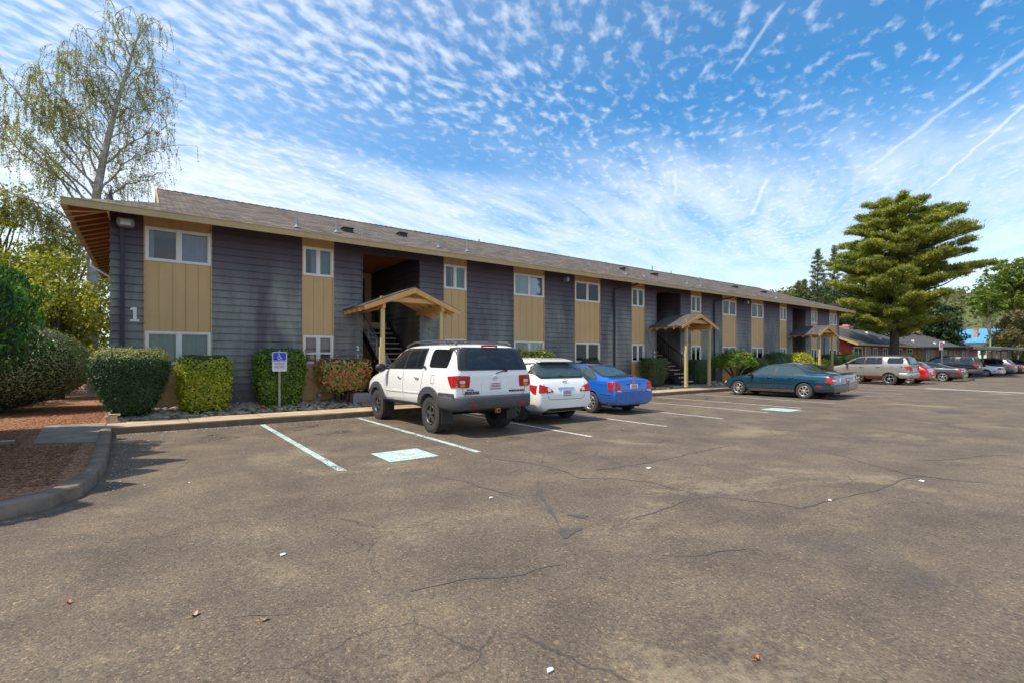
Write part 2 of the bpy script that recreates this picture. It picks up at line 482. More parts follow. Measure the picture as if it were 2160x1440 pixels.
def make_car(name, spec, loc, rz, label, cat='car', group=None):
    root = empty(name, loc, rz); tag(root, label, cat, group)
    P = M[spec['paint']]
    body = loft_body(spec['st'], P); bvh = bvh_of(body)
    wx = spec['wheels']; r = spec['r']
    cut_arches(body, [(x, r*.98) for x in wx], r+spec.get('gap', .05), spec['yin'])
    body.parent = root
    G_ = M[spec.get('glass', 'car_glass')]
    for sd in 'LR':
        for p in spec.get('side_glass', []): patch(bvh, p, sd, G_, 'window', root, .004, r=spec.get('gr', .05))
        for p in spec.get('side_trim', []): patch(bvh, p, sd, M['trim'], 'window_trim', root, .0025, r=.05)
        for p in spec.get('seams', []): seam(bvh, p, sd, M['trim'], 'door_seam', root, .011)
        for p in spec.get('mould', []): seam(bvh, p, sd, M[spec.get('mould_mat', 'trim')], 'side_moulding', root, .03, .012)
        for p in spec.get('clad', []): patch(bvh, p, sd, M[spec.get('clad_mat', 'cladding')], 'cladding', root, .022, r=.02)
        if 'flare' in spec:
            fr, fw = spec['flare']
            for x in wx:
                zc = r*.98; a0, a1 = R(-14), R(194)
                out = [(x+(fr+fw)*math.cos(a0+(a1-a0)*k/22), zc+(fr+fw)*math.sin(a0+(a1-a0)*k/22)) for k in range(23)]
                inn = [(x+fr*math.cos(a0+(a1-a0)*k/22), zc+fr*math.sin(a0+(a1-a0)*k/22)) for k in range(23)]
                patch(bvh, out+inn[::-1], sd, M[spec.get('flare_mat', 'cladding')], 'wheel_arch_flare', root, spec.get('flare_t', .035), .08, .05, 0)
        for p in spec.get('side_tail', []): patch(bvh, p, sd, M['lens_red'], 'tail_light', root, .018, fine=.04, r=.02)
        for p in spec.get('front_amber', []): patch(bvh, p, sd, M['lens_amber'], 'turn_signal', root, .01, r=.02)
        for p in spec.get('side_marker', []): patch(bvh, p, sd, M['lens_red'], 'side_marker', root, .01, r=.01)
    for p in spec.get('back_glass', []):
        patch(bvh, p, 'B', M[spec.get('back_mat', spec.get('glass', 'car_glass'))], 'rear_window', root, .015, fine=.06, r=.06)
    for p in spec.get('back_trim', []): patch(bvh, p, 'B', M['trim'], 'window_trim', root, .010, fine=.05, r=.06)
    for p in spec.get('front_glass', []): patch(bvh, p, 'F', G_, 'windscreen', root, .005, r=.06)
    for k, lst in (('tail', 'lens_red'), ('tail_clear', 'lens_clear'), ('tail_amber', 'lens_amber')):
        for p in spec.get(k, []):
            for sg in (1, -1):
                patch(bvh, [(q[0]*sg, q[1]) for q in p], 'B', M[lst], 'tail_light' if k == 'tail' else 'light_lens', root, .018 if k == 'tail' else .024, fine=.04, r=.03 if k == 'tail' else .02)
    for p, mm, t, nm in spec.get('back_panels', []): patch(bvh, p, 'B', M[mm], nm, root, t, r=.03)
    for p in spec.get('back_seams', []): seam(bvh, p, 'B', M['trim'], 'panel_seam', root, .011)
    for sg in (1, -1):
        for x in wx:
            wheel(root, x, sg*(spec['track']), r, spec.get('tw', .21), sg, spec['rim'], spec['spokes'], spec['style'], M[spec.get('rim_mat', 'alloy')], spec.get('tread', False))
        if 'mirror' in spec:
            x, y, z = spec['mirror']; mirror(root, x, sg*y, z, M[spec.get('mirror_mat', spec['paint'])], sg, spec.get('mirror_s', 1.))
    handles(bvh, root, spec.get('handles', []), M[spec.get('handle_mat', spec['paint'])])
    if 'plate' in spec: plate(bvh, root, *spec['plate'])
    # axle, exhaust and floor seen between the wheels
    u = MB(); zf = spec['st'][3][1]
    u.tube([(wx[0], -spec['track']+.1, r), (wx[0], spec['track']-.1, r)], .05, 8)
    u.tube([(.25, -.45, zf-.03), (1.6, -.42, zf+.0)], .035, 8); u.tube([(.5, -.25, zf), (.5, .35, zf)], .09, 8)
    u.build('underbody', M['under'], root)
    return root, bvh

# ---- body shapes (x, zbottom, zbelt, ztop, wbottom, wmax, wbelt, wtop)
SUV = dict(paint='white_paint', st=[
 (.10,.62,1.16,1.24,.78,.90,.86,.80),(.115,.58,1.28,1.36,.84,.955,.91,.83),(.19,.55,1.36,1.56,.86,.975,.935,.82),(.27,.54,1.37,1.76,.88,.985,.945,.79),(.35,.53,1.37,1.87,.88,.99,.95,.775),(.52,.52,1.37,1.905,.88,.99,.95,.77),
 (1.0,.51,1.37,1.92,.88,.99,.95,.775),(1.8,.51,1.355,1.93,.88,.99,.95,.78),(2.6,.51,1.34,1.925,.88,.99,.95,.77),(3.05,.51,1.33,1.87,.88,.99,.95,.76),(3.35,.51,1.32,1.72,.88,.99,.945,.77),(3.75,.51,1.29,1.44,.88,.985,.94,.80),
 (3.98,.51,1.24,1.31,.88,.985,.93,.82),(4.4,.52,1.18,1.25,.87,.98,.92,.80),(4.85,.54,1.08,1.15,.84,.955,.90,.76),(5.06,.58,.96,1.02,.78,.90,.84,.7),(5.14,.62,.84,.90,.7,.82,.76,.6)],
 wheels=(1.18, 4.22), r=.405, gap=.075, yin=.60, track=.83, tw=.275, rim=.215, spokes=5, style='fat', rim_mat='dark_alloy', tread=True,
 side_glass=[[(.47,1.41),(.42,1.60),(.45,1.79),(1.22,1.81),(1.28,1.76),(1.28,1.44),(1.2,1.41)],
             [(1.62,1.41),(1.60,1.80),(1.75,1.815),(1.86,1.815),(1.92,1.40)],
             [(1.95,1.40),(1.90,1.815),(2.42,1.82),(2.50,1.39)],
             [(2.60,1.39),(2.54,1.81),(2.78,1.80),(3.02,1.73),(3.55,1.37)]],
 side_trim=[[(1.55,1.37),(1.54,1.84),(2.85,1.85),(3.10,1.77),(3.68,1.345)]],
 seams=[[(1.50,1.86),(1.50,1.40),(1.56,1.1),(1.62,.92)],[(2.52,1.84),(2.56,1.36),(2.56,.55)],[(3.62,1.34),(3.66,1.2),(3.66,.66)],[(1.66,.60),(3.66,.58)],[(1.12,1.07),(1.12,1.25),(.98,1.25),(.98,1.07),(1.12,1.07)]],
 mould=[[(1.72,.84),(2.52,.83)],[(2.60,.83),(3.60,.82)]], mould_mat='white_paint',
 clad=[[(.16,.56),(.16,.90),(.56,.90),(.75,.90),(.66,.56)],[(1.66,.52),(1.66,.60),(3.7,.59),(3.7,.52)],[(4.75,.56),(4.72,.80),(5.05,.76),(5.05,.60)]],
 flare=(.465,.145), flare_t=.045,
 side_tail=[[(.105,1.26),(.105,1.03),(.24,1.02),(.38,1.24)]], front_amber=[[(4.93,1.03),(4.93,.90),(5.07,.86),(5.07,1.0)]],
 back_glass=[[(-.70,1.40),(-.63,1.80),(.63,1.80),(.70,1.40)]], back_trim=[[(-.88,1.36),(-.78,1.835),(.78,1.835),(.88,1.36)]],
 front_glass=[[(-.72,1.34),(-.62,1.84),(.62,1.84),(.72,1.34)]],
 tail=[[(.62,1.25),(.64,1.01),(.90,1.02),(.93,1.26)]], tail_clear=[[(.74,1.16),(.74,1.10),(.86,1.10),(.86,1.16)]], tail_amber=[[(.74,1.09),(.74,1.03),(.85,1.03),(.85,1.09)]],
 back_panels=[([(-.36,1.13),(-.34,.90),(.34,.90),(.36,1.13)],'white_paint',.012,'plate_surround')],
 back_seams=[[(-.80,1.34),(-.78,.90),(-.66,.80),(.66,.80),(.78,.90),(.80,1.34)]],
 mirror=(3.52,.95,1.33), mirror_mat='trim', mirror_s=1.35, handles=[(1.80,1.17),(2.74,1.16)], handle_mat='chrome', plate=(.0,1.035,0,True))

ROGUE = dict(paint='pearl_paint', st=[
 (.0,.40,.68,.74,.60,.76,.72,.62),(.03,.34,.80,.86,.70,.84,.80,.68),(.10,.30,.98,1.04,.74,.885,.84,.70),(.18,.28,1.07,1.14,.78,.90,.85,.72),(.34,.27,1.09,1.34,.78,.90,.86,.70),(.50,.26,1.09,1.52,.78,.90,.86,.66),(.62,.26,1.09,1.60,.78,.90,.865,.62),
 (.9,.25,1.08,1.64,.78,.90,.87,.61),(1.5,.24,1.06,1.67,.78,.90,.87,.62),(2.1,.24,1.03,1.67,.78,.90,.87,.62),(2.6,.24,1.01,1.60,.78,.90,.865,.62),(3.0,.24,1.0,1.42,.78,.90,.86,.64),(3.35,.24,.99,1.16,.78,.90,.85,.68),(3.6,.24,.97,1.05,.78,.90,.84,.7),
 (4.1,.26,.90,.98,.76,.88,.80,.66),(4.45,.30,.78,.86,.68,.82,.72,.56),(4.6,.36,.62,.70,.58,.70,.62,.45)],
 wheels=(.98, 3.67), r=.345, yin=.58, track=.785, tw=.225, rim=.22, spokes=6, style='double', clad_mat='trim',
 side_glass=[[(.62,1.27),(.78,1.42),(1.12,1.50),(1.18,1.46),(1.06,1.14),(.9,1.14)],[(1.24,1.13),(1.30,1.50),(2.02,1.54),(2.06,1.09)],[(2.16,1.09),(2.12,1.54),(2.45,1.50),(2.85,1.36),(3.2,1.06)]],
 side_trim=[[(.56,1.24),(.78,1.45),(1.2,1.55),(2.1,1.575),(2.5,1.53),(2.92,1.37),(3.35,1.04),(1.0,1.10)]],
 seams=[[(1.2,1.58),(1.16,1.1),(1.36,.72),(1.42,.36)],[(2.11,1.6),(2.11,1.05),(2.13,.36)],[(3.28,1.04),(3.2,.7),(3.22,.36)]],
 side_tail=[[(.13,.97),(.13,.78),(.22,.78),(.46,.94),(.44,1.0)]],
 back_glass=[[(-.66,1.18),(-.73,1.30),(-.60,1.50),(.60,1.50),(.73,1.30),(.66,1.18)]], back_mat='car_glass_light',
 back_trim=[[(-.71,1.14),(-.80,1.30),(-.66,1.53),(.66,1.53),(.80,1.30),(.71,1.14)]],
 front_glass=[[(-.66,1.08),(-.55,1.55),(.55,1.55),(.66,1.08)]],
 tail=[[(.42,.80),(.52,.92),(.80,1.0),(.84,.79)]], tail_clear=[[(.50,.91),(.50,.82),(.60,.82),(.60,.91)]],
 back_panels=[([(-.26,.915),(-.26,.86),(.26,.86),(.26,.915)],'chrome',.016,'chrome_strip'),([(-.55,.33),(-.65,.30),(-.60,.40),(.60,.40),(.65,.30),(.55,.33)],'trim',.01,'lower_bumper')],
 back_seams=[[(-.70,1.12),(-.58,.66),(-.5,.62),(.5,.62),(.58,.66),(.70,1.12)]],
 mirror=(3.08,.86,1.05), handles=[(1.42,.98),(2.32,.96)], plate=(.0,.755,0,True))

FOCUS = dict(paint='blue_paint', st=[
 (.0,.34,.58,.64,.60,.74,.70,.58),(.03,.28,.78,.84,.68,.81,.76,.62),(.07,.26,.93,.98,.70,.83,.77,.60),(.14,.25,.98,1.03,.72,.84,.78,.60),(.50,.24,.99,1.06,.74,.85,.79,.60),(.78,.23,.99,1.15,.74,.85,.80,.60),(1.10,.22,.98,1.31,.74,.85,.80,.57),(1.38,.22,.97,1.40,.74,.85,.80,.55),
 (1.8,.21,.96,1.44,.74,.85,.80,.56),(2.3,.21,.94,1.44,.74,.85,.80,.56),(2.65,.21,.93,1.38,.74,.85,.80,.56),(3.0,.21,.92,1.21,.74,.85,.79,.58),(3.35,.21,.91,1.0,.74,.85,.78,.62),
 (3.8,.23,.82,.89,.72,.84,.75,.58),(4.2,.27,.68,.74,.64,.77,.66,.5),(4.4,.32,.54,.60,.52,.64,.55,.4)],
 wheels=(.97, 3.585), r=.315, yin=.54, track=.745, tw=.20, rim=.205, spokes=7, style='double', glass='car_glass_light', gr=.03,
 side_glass=[[(.80,1.02),(1.20,1.26),(1.36,1.33),(1.40,1.0)],[(1.46,1.0),(1.42,1.35),(2.06,1.37),(2.08,.98)],[(2.16,.98),(2.14,1.37),(2.45,1.35),(2.72,1.24),(3.1,.96)]],
 side_trim=[[(.72,1.0),(1.18,1.29),(1.44,1.385),(2.1,1.40),(2.5,1.385),(2.78,1.26),(3.22,.93),(1.4,.97)]],
 seams=[[(1.1,1.24),(1.30,.98),(1.34,.62),(1.42,.32)],[(2.1,1.4),(2.11,.95),(2.12,.32)],[(3.1,.93),(3.08,.6),(3.1,.32)]],
 mould=[[(.12,.60),(.55,.60)],[(1.40,.62),(3.12,.62)]], mould_mat='chrome',
 side_tail=[[(.09,.93),(.08,.68),(.22,.70),(.28,.92)]],
 back_glass=[[(-.58,1.09),(-.46,1.36),(.46,1.36),(.58,1.09)]], back_trim=[[(-.64,1.07),(-.50,1.385),(.50,1.385),(.64,1.07)]],
 front_glass=[[(-.56,1.02),(-.48,1.37),(.48,1.37),(.56,1.02)]],
 tail=[[(.56,.70),(.60,.93),(.72,.95),(.79,.70)]], tail_clear=[[(.55,.70),(.56,.66),(.70,.66),(.70,.70)]],
 back_panels=[([(-.30,.885),(-.34,.86),(.34,.86),(.30,.885)],'trim',.01,'boot_recess'),([(-.10,.975),(-.10,.955),(.10,.955),(.10,.975)],'lens_red',.012,'brake_light')],
 back_seams=[[(-.62,1.0),(-.55,.70),(.55,.70),(.62,1.0)],[(-.8,.66),(.8,.66)]],
 mirror=(3.02,.80,.93), handles=[(1.52,.88),(2.32,.87)], plate=(.0,.80,0,False))

ACCORD = dict(paint='teal_paint', st=[
 (.0,.36,.52,.58,.62,.78,.74,.6),(.03,.28,.72,.78,.70,.85,.80,.64),(.09,.26,.88,.93,.72,.865,.81,.62),(.18,.25,.94,.985,.74,.875,.82,.64),(.60,.24,.945,1.0,.76,.885,.83,.64),(.92,.23,.945,1.08,.76,.89,.83,.62),(1.25,.22,.94,1.24,.76,.89,.83,.58),(1.58,.22,.93,1.36,.76,.89,.83,.56),
 (2.0,.21,.92,1.40,.76,.89,.83,.57),(2.45,.21,.905,1.39,.76,.89,.83,.57),(2.8,.21,.89,1.31,.76,.89,.82,.57),(3.15,.21,.88,1.12,.76,.885,.81,.60),(3.45,.21,.86,.94,.76,.88,.80,.64),
 (3.95,.22,.77,.83,.75,.875,.78,.62),(4.4,.26,.66,.71,.68,.82,.72,.56),(4.62,.32,.52,.56,.56,.70,.60,.45)],
 wheels=(1.06, 3.775), r=.315, yin=.56, track=.775, tw=.20, rim=.20, spokes=7, style='star', glass='car_glass_light', gr=.06, mould_mat='trim',
 side_glass=[[(1.08,.99),(1.22,1.13),(1.46,1.27),(2.12,1.33),(2.17,.96)],[(2.27,.95),(2.22,1.33),(2.56,1.30),(2.86,1.18),(3.22,.93)]],
 side_trim=[[(1.0,.97),(1.18,1.15),(1.46,1.30),(2.15,1.36),(2.6,1.33),(2.94,1.19),(3.34,.90),(2.2,.93)]],
 seams=[[(1.42,1.0),(1.38,.7),(1.5,.36)],[(2.22,1.36),(2.22,.95),(2.22,.33)],[(3.24,.9),(3.22,.6),(3.24,.33)]],
 mould=[[(1.46,.60),(2.20,.61)],[(2.25,.61),(3.18,.62)]],
 clad=[[(1.42,.235),(1.42,.32),(3.36,.32),(3.36,.235)]], clad_mat='silver_paint',
 side_tail=[[(.07,.86),(.06,.66),(.30,.66),(.22,.86)]], side_marker=[[(.40,.55),(.40,.49),(.60,.49),(.60,.55)]], front_amber=[[(4.36,.63),(4.36,.53),(4.54,.51),(4.52,.61)]],
 back_glass=[[(-.60,1.05),(-.47,1.32),(.47,1.32),(.60,1.05)]], back_trim=[[(-.66,1.03),(-.51,1.345),(.51,1.345),(.66,1.03)]],
 front_glass=[[(-.60,.97),(-.49,1.33),(.49,1.33),(.60,.97)]],
 tail=[[(.50,.68),(.50,.84),(.82,.86),(.84,.66)]], tail_clear=[[(.52,.78),(.52,.73),(.82,.73),(.82,.78)]],
 back_panels=[([(-.10,1.0),(-.10,.98),(.10,.98),(.10,1.0)],'lens_red',.012,'brake_light')],
 back_seams=[[(-.70,.90),(-.50,.66),(.50,.66),(.70,.90)],[(-.85,.60),(.85,.60)]],
 mirror=(3.16,.83,.88), mirror_mat='trim', handles=[(1.55,.83),(2.42,.82)], plate=(.0,.76,0,True))
def variant(base, **kw):
    d = dict(base); d.update(kw); return d
def scaled(base, sx=1., sy=1., sz=1., **kw):
    d = dict(base)
    d['st'] = [(a*sx, b*sz, c*sz, e*sz, f*sy, g*sy, h*sy, i*sy) for a, b, c, e, f, g, h, i in base['st']]
    for k in ('side_glass','side_trim','seams','mould','clad','side_tail','side_marker','front_amber'):
        if k in d: d[k] = [[(x*sx, z*sz) for x, z in p] for p in d[k]]
    for k in ('back_glass','back_trim','front_glass','tail','tail_clear','tail_amber','back_seams'):
        if k in d: d[k] = [[(y*sy, z*sz) for y, z in p] for p in d[k]]
    d['back_panels'] = [([(y*sy, z*sz) for y, z in p], m, t, n) for p, m, t, n in base.get('back_panels', [])]
    d['wheels'] = tuple(x*sx for x in base['wheels']); d['track'] = base['track']*sy
    x, y, z = base['mirror']; d['mirror'] = (x*sx, y*sy, z*sz); d['handles'] = [(x*sx, z*sz) for x, z in base['handles']]
    if 'plate' in base: d['plate'] = (base['plate'][0], base['plate'][1]*sz, 0, True)
    d.update(kw); return d
CARRZ = R(90)
def suv_extras(root, bvh):
    # dark wraparound rear bumper
    path = [(.72,.965,0,1),(.40,.975,0,1),(.22,.955,-.3,.95),(.09,.88,-.8,.6),(.035,.70,-1,.15),(.015,.35,-1,0),(.01,0,-1,0)]
    path += [(x,-y,nx,-ny) for x,y,nx,ny in path[-2::-1]]
    wrap_bumper(path, [(-.10,.60),(-.01,.56),(.035,.60),(.045,.70),(.045,.80),(.03,.845),(-.10,.845)], M['cladding'], 'rear_bumper', root)
    for sg in (1,-1):
        mb = MB(); mb.box(-.045,-.03,sg*.60-.09,sg*.60+.09,.655,.69); mb.build('reflector', M['lens_red'], root)
        # roof rails
        m = MB(); m.tube([(.50,sg*.70,1.90),(.62,sg*.70,1.955),(1.0,sg*.70,1.985),(1.9,sg*.71,1.995),(2.5,sg*.70,1.98),(2.82,sg*.69,1.925),(2.95,sg*.69,1.885)], .021, 8)
        m.build('roof_rail', M['cladding'], root)
        f = MB(); f.box(3.72,3.74,sg*.70,sg*.96,.28,.60); f.build('mud_flap', M['trim'], root)
        f = MB(); f.box(.66,.68,sg*.70,sg*.97,.24,.62); f.build('mud_flap', M['trim'], root)
    for x in (1.0, 2.2):
        m = MB(); m.tube([(x,-.70,1.985),(x,.70,1.985)], .016, 8); m.build('roof_crossbar', M['cladding'], root)
    m = MB(); m.tube([(.33,-.20,1.865),(.30,-.1,1.872),(.30,.1,1.872),(.33,.20,1.865)], .020, 8); m.build('brake_light', M['lens_red'], root)
    h = MB(); h.box(.02,.5,-.04,.04,.50,.58,0); h.box(-.03,.03,-.045,.045,.485,.575,1); h.box(-.034,-.029,-.025,.025,.505,.555,2); h.bar((.25,-.5,.56),(.25,.5,.56),.07,.07,0)
    h.build('tow_hitch', [M['trim'], M['rust'], M['under']], root)
    w = MB(); w.bar((.085,-.26,1.36),(.105,-.02,1.295),.018,.018); w.bar((.10,-.28,1.33),(.10,-.28,1.40),.05,.05); w.build('rear_wiper', M['trim'], root)
    em = MB()
    def ell(cy, cz, a, b, rr=.006):
        hit = bvh.ray_cast(Vector((-3, cy, cz)), Vector((1,0,0))); x = (hit[0].x if hit[0] else .1)-.012
        em.tube([(x, cy+a*math.cos(t*math.pi/8), cz+b*math.sin(t*math.pi/8)) for t in range(17)], rr, 5)
    ell(0,1.20,.055,.036); ell(0,1.20,.022,.034,.004); ell(0,1.213,.04,.015,.004)
    em.build('emblem', M['chrome'], root)
    text_mesh('SEQUOIA', .082, 'lettering', M['trim'], root, face_dir((-1,0,0),(0,0,1),(.085,.575,.905)), .004, .003)
    text_mesh('TOYOTA', .04, 'lettering', M['trim'], root, face_dir((-1,0,0),(0,0,1),(.085,.62,.965)), .004, .001)
    text_mesh('iFORCE V8 4WD', .055, 'lettering', M['trim'], root, face_dir((-1,0,0),(0,0,1),(.085,-.555,.92)), .004, .002)
    text_mesh('SR5', .075, 'lettering', M['trim'], root, face_dir((0,1,0),(0,0,1),(1.42,.968,1.41)), .004, .003)
    for sg in (1,-1):
        pass
# ------------------------------------------------------------------ setting materials
def m_asphalt():
    m, nt, b, out = nodes('asphalt')
    v = coords(nt, 'World')
    big = noise(nt, v, .16, 4, .6, .4); mid = noise(nt, v, 1.1, 5, .62, .3)
    fine = noise(nt, v, 42, 3, .7)
    vo = N(nt, 'ShaderNodeTexVoronoi', i_Scale=85.); nt.links.new(v, vo.inputs['Vector'])
    vo2 = N(nt, 'ShaderNodeTexVoronoi', i_Scale=38.); nt.links.new(v, vo2.inputs['Vector'])
    base = ramp(nt, [(.30, (.112, .086, .067)), (.5, (.155, .120, .089)), (.72, (.225, .172, .118))], big)
    c = mixc(nt, .55, base.outputs[0], ramp(nt, [(.3, (.076, .060, .049)), (.5, (.142, .111, .084)), (.72, (.245, .188, .124))], mid).outputs[0])
    # aggregate
    agg = ramp(nt, [(0, (.55, .52, .50)), (.35, (.9, .9, .9)), (.8, (1.15, 1.12, 1.05)), (1, (2.5, 2.3, 1.95))], vo.outputs['Color'])
    c = mixc(nt, .9, c, agg.outputs[0], 'MULTIPLY')
    agg2 = ramp(nt, [(0, (.62, .60, .58)), (.45, (1, 1, 1)), (.90, (1.12, 1.08, 1.0)), (1, (2.3, 2.1, 1.75))], vo2.outputs['Color'])
    c = mixc(nt, .7, c, agg2.outputs[0], 'MULTIPLY')
    gr = ramp(nt, [(.3, (.6, .58, .56)), (.55, (1, 1, 1)), (.8, (1.4, 1.36, 1.25))], fine)
    c = mixc(nt, .8, c, gr.outputs[0], 'MULTIPLY')
    # pale dusty drifts of fine grit
    du = mapr(nt, math_(nt, 'ADD', noise(nt, coords(nt, 'World', loc=(5, 9, 0)), .45, 4, .65, .6), math_(nt, 'MULTIPLY', math_(nt, 'SUBTRACT', noise(nt, v, 14, 3, .7), .5), .35)), .56, .70)
    c = mixc(nt, math_(nt, 'MULTIPLY', du, .42), c, (.34, .27, .165))
    # hairline cracks, in patches only
    warp = N(nt, 'ShaderNodeVectorMath', operation='MULTIPLY_ADD'); nv = N(nt, 'ShaderNodeTexNoise', i_Scale=1.6, i_Detail=4.)
    nt.links.new(v, nv.inputs['Vector']); nt.links.new(nv.outputs['Color'], warp.inputs[0]); warp.inputs[1].default_value = (.6, .6, 0); nt.links.new(v, warp.inputs[2])
    ck = N(nt, 'ShaderNodeTexVoronoi', feature='DISTANCE_TO_EDGE', i_Scale=1.15); nt.links.new(warp.outputs[0], ck.inputs['Vector'])
    line = mapr(nt, ck.outputs[0], .012, .0); area = mapr(nt, noise(nt, coords(nt, 'World', loc=(3, 7, 0)), .35, 3, .5), .5, .62)
    c = mixc(nt, math_(nt, 'MULTIPLY', math_(nt, 'MULTIPLY', line, area), .55), c, (.045, .04, .036))
    # oil and damp stains
    st = mapr(nt, noise(nt, coords(nt, 'World', loc=(11, 4, 0)), .55, 4, .6, .8), .60, .72)
    c = mixc(nt, math_(nt, 'MULTIPLY', st, .35), c, (.07, .062, .058))
    nt.links.new(c, b.inputs['Base Color'])
    b.inputs['Roughness'].default_value = .82; b.inputs['Specular IOR Level'].default_value = .35
    h = math_(nt, 'ADD', math_(nt, 'MULTIPLY', vo.outputs['Distance'], -.6), math_(nt, 'MULTIPLY', fine, .8))
    h = math_(nt, 'ADD', h, math_(nt, 'MULTIPLY', math_(nt, 'MULTIPLY', line, area), -1.2))
    bump(nt, h, b, .55, .012)
    return m
M['asphalt'] = m_asphalt()
M['sealer'] = simple('sealer', (.082, .071, .062), .75, var=.3, scale=8, bstr=.2, bscale=80, which='World')
M['concrete'] = simple('concrete', (.46, .34, .215), .85, var=.28, scale=2.2, bstr=.25, bscale=70, which='World')
M['concrete_grey'] = simple('concrete_grey', (.24, .20, .155), .85, var=.3, scale=2.5, bstr=.25, bscale=70, which='World')
M['kerb_dark'] = simple('kerb_dark', (.20, .145, .105), .85, var=.45, scale=3.5, bstr=.3, bscale=50, which='World')
M['kerb_shaded'] = simple('kerb_shaded', (.15, .11, .075), .85, var=.35, scale=3.5, bstr=.3, bscale=50, which='World')  # brown darkened so the colour carries the shade of the kerb face
def m_wornpaint(name, a, b_, lo, hi, sc=30.):
    m, nt, b, out = nodes(name)
    v = coords(nt, 'World'); n = noise(nt, v, sc, 5, .7); n2 = noise(nt, v, 2.5, 3, .6)
    f = mapr(nt, math_(nt, 'ADD', math_(nt, 'MULTIPLY', n, .7), math_(nt, 'MULTIPLY', n2, .4)), lo, hi)
    c = mixc(nt, mapr(nt, noise(nt, v, 14., 4, .7), .42, .58), a, b_); nt.links.new(c, b.inputs['Base Color']); b.inputs['Roughness'].default_value = .7
    t = nt.nodes.new('ShaderNodeBsdfTransparent'); ms = nt.nodes.new('ShaderNodeMixShader')
    nt.links.new(f, ms.inputs[0]); nt.links.new(t.outputs[0], ms.inputs[2]); nt.links.new(b.outputs[0], ms.inputs[1]); nt.links.new(ms.outputs[0], out.inputs[0])
    return m
M['line_white'] = m_wornpaint('line_white', (.64, .61, .55), (.48, .45, .41), .56, .72)
M['line_bright'] = m_wornpaint('line_bright', (.74, .72, .68), (.64, .61, .56), .68, .85)
M['line_teal'] = m_wornpaint('line_teal', (.36, .52, .47), (.54, .58, .52), .55, .68)
M['oil'] = m_wornpaint('oil', (.045, .040, .037), (.06, .053, .047), .30, .62, 7.)
M['mark_teal'] = m_wornpaint('mark_teal', (.24, .48, .45), (.60, .64, .58), .60, .76, 18.)
def m_mulch(name, cols, sc):
    m, nt, b, out = nodes(name)
    v = coords(nt, 'World'); vo = N(nt, 'ShaderNodeTexVoronoi', i_Scale=sc); nt.links.new(v, vo.inputs['Vector'])
    s = nt.nodes.new('ShaderNodeSeparateColor'); nt.links.new(vo.outputs['Color'], s.inputs[0])
    r = ramp(nt, [(i/(len(cols)-1), c) for i, c in enumerate(cols)], s.outputs[0]); nt.links.new(r.outputs[0], b.inputs['Base Color'])
    b.inputs['Roughness'].default_value = .9; bump(nt, vo.outputs['Distance'], b, .6, .02); return m
M['mulch'] = m_mulch('mulch', [(.10,.04,.02), (.24,.10,.045), (.34,.15,.07), (.46,.25,.14)], 40.)
M['chip'] = leafmat('chip', [(.09,.038,.02), (.22,.085,.038), (.34,.15,.07), (.52,.32,.19)], 0., .9, 6.)
M['soil'] = m_mulch('soil', [(.03,.022,.018), (.06,.045,.035), (.09,.07,.055)], 30.)
M['grass'] = m_mulch('grass', [(.03,.06,.01), (.07,.12,.02), (.12,.17,.04)], 14.)
M['earth'] = m_mulch('earth', [(.05,.07,.02), (.09,.11,.03), (.13,.13,.05)], 4.)
M['rock'] = leafmat('rock', [(.11,.09,.075), (.22,.185,.15), (.36,.30,.24), (.54,.45,.35)], 0., .75, 3.)
M['petal'] = leafmat('petal', [(.45,.35,.25), (.6,.5,.42), (.78,.72,.66)], .1, .7, 3.)
M['rust'] = simple('rust', (.40, .14, .04), .7, var=.2)
M['steel'] = simple('steel', (.30, .29, .26), .5, .5, var=.2, scale=10)
def m_siding():
    m, nt, b, out = nodes('slate_siding')
    v = coords(nt, 'World'); sep = nt.nodes.new('ShaderNodeSeparateXYZ'); nt.links.new(v, sep.inputs[0])
    st = noise(nt, coords(nt, 'World', (1.3, 1.3, .35)), 1.0, 4, .62, .3)      # vertical weather streaks
    fn = noise(nt, coords(nt, 'World', (6, 6, .6)), 1.0, 4, .65)
    z = sep.outputs[2]
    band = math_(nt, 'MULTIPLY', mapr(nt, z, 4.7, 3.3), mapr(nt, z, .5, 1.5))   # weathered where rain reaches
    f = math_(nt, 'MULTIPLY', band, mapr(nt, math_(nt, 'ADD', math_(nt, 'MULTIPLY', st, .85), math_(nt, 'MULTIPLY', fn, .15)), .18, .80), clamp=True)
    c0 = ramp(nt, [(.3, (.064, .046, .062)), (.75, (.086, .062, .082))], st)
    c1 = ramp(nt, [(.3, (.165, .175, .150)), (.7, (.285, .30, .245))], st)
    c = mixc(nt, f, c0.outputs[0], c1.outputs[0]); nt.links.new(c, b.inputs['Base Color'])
    b.inputs['Roughness'].default_value = .55;     return m
M['siding'] = m_siding()
M['siding_dark'] = simple('siding_dark', (.035, .030, .048), .6, var=.15)
def m_tan(name, c0, c1):
    m, nt, b, out = nodes(name)
    st = noise(nt, coords(nt, 'World', (7, 7, .5)), 1., 5, .65); n2 = noise(nt, coords(nt, 'World'), 1.2, 3, .5)
    r = ramp(nt, [(.3, c0), (.7, c1)], math_(nt, 'ADD', math_(nt, 'MULTIPLY', st, .6), math_(nt, 'MULTIPLY', n2, .4)))
    nt.links.new(r.outputs[0], b.inputs['Base Color']); b.inputs['Roughness'].default_value = .6; return m
M['tan'] = m_tan('tan', (.50, .31, .125), (.60, .39, .18))
M['fascia'] = m_tan('fascia', (.40, .28, .12), (.50, .36, .17))
M['frame'] = simple('frame', (.74, .71, .66), .5, var=.06)
M['deck_wood'] = m_tan('deck_wood', (.40, .11, .02), (.58, .20, .045))
M['cedar'] = m_tan('cedar', (.48, .24, .07), (.66, .36, .12))
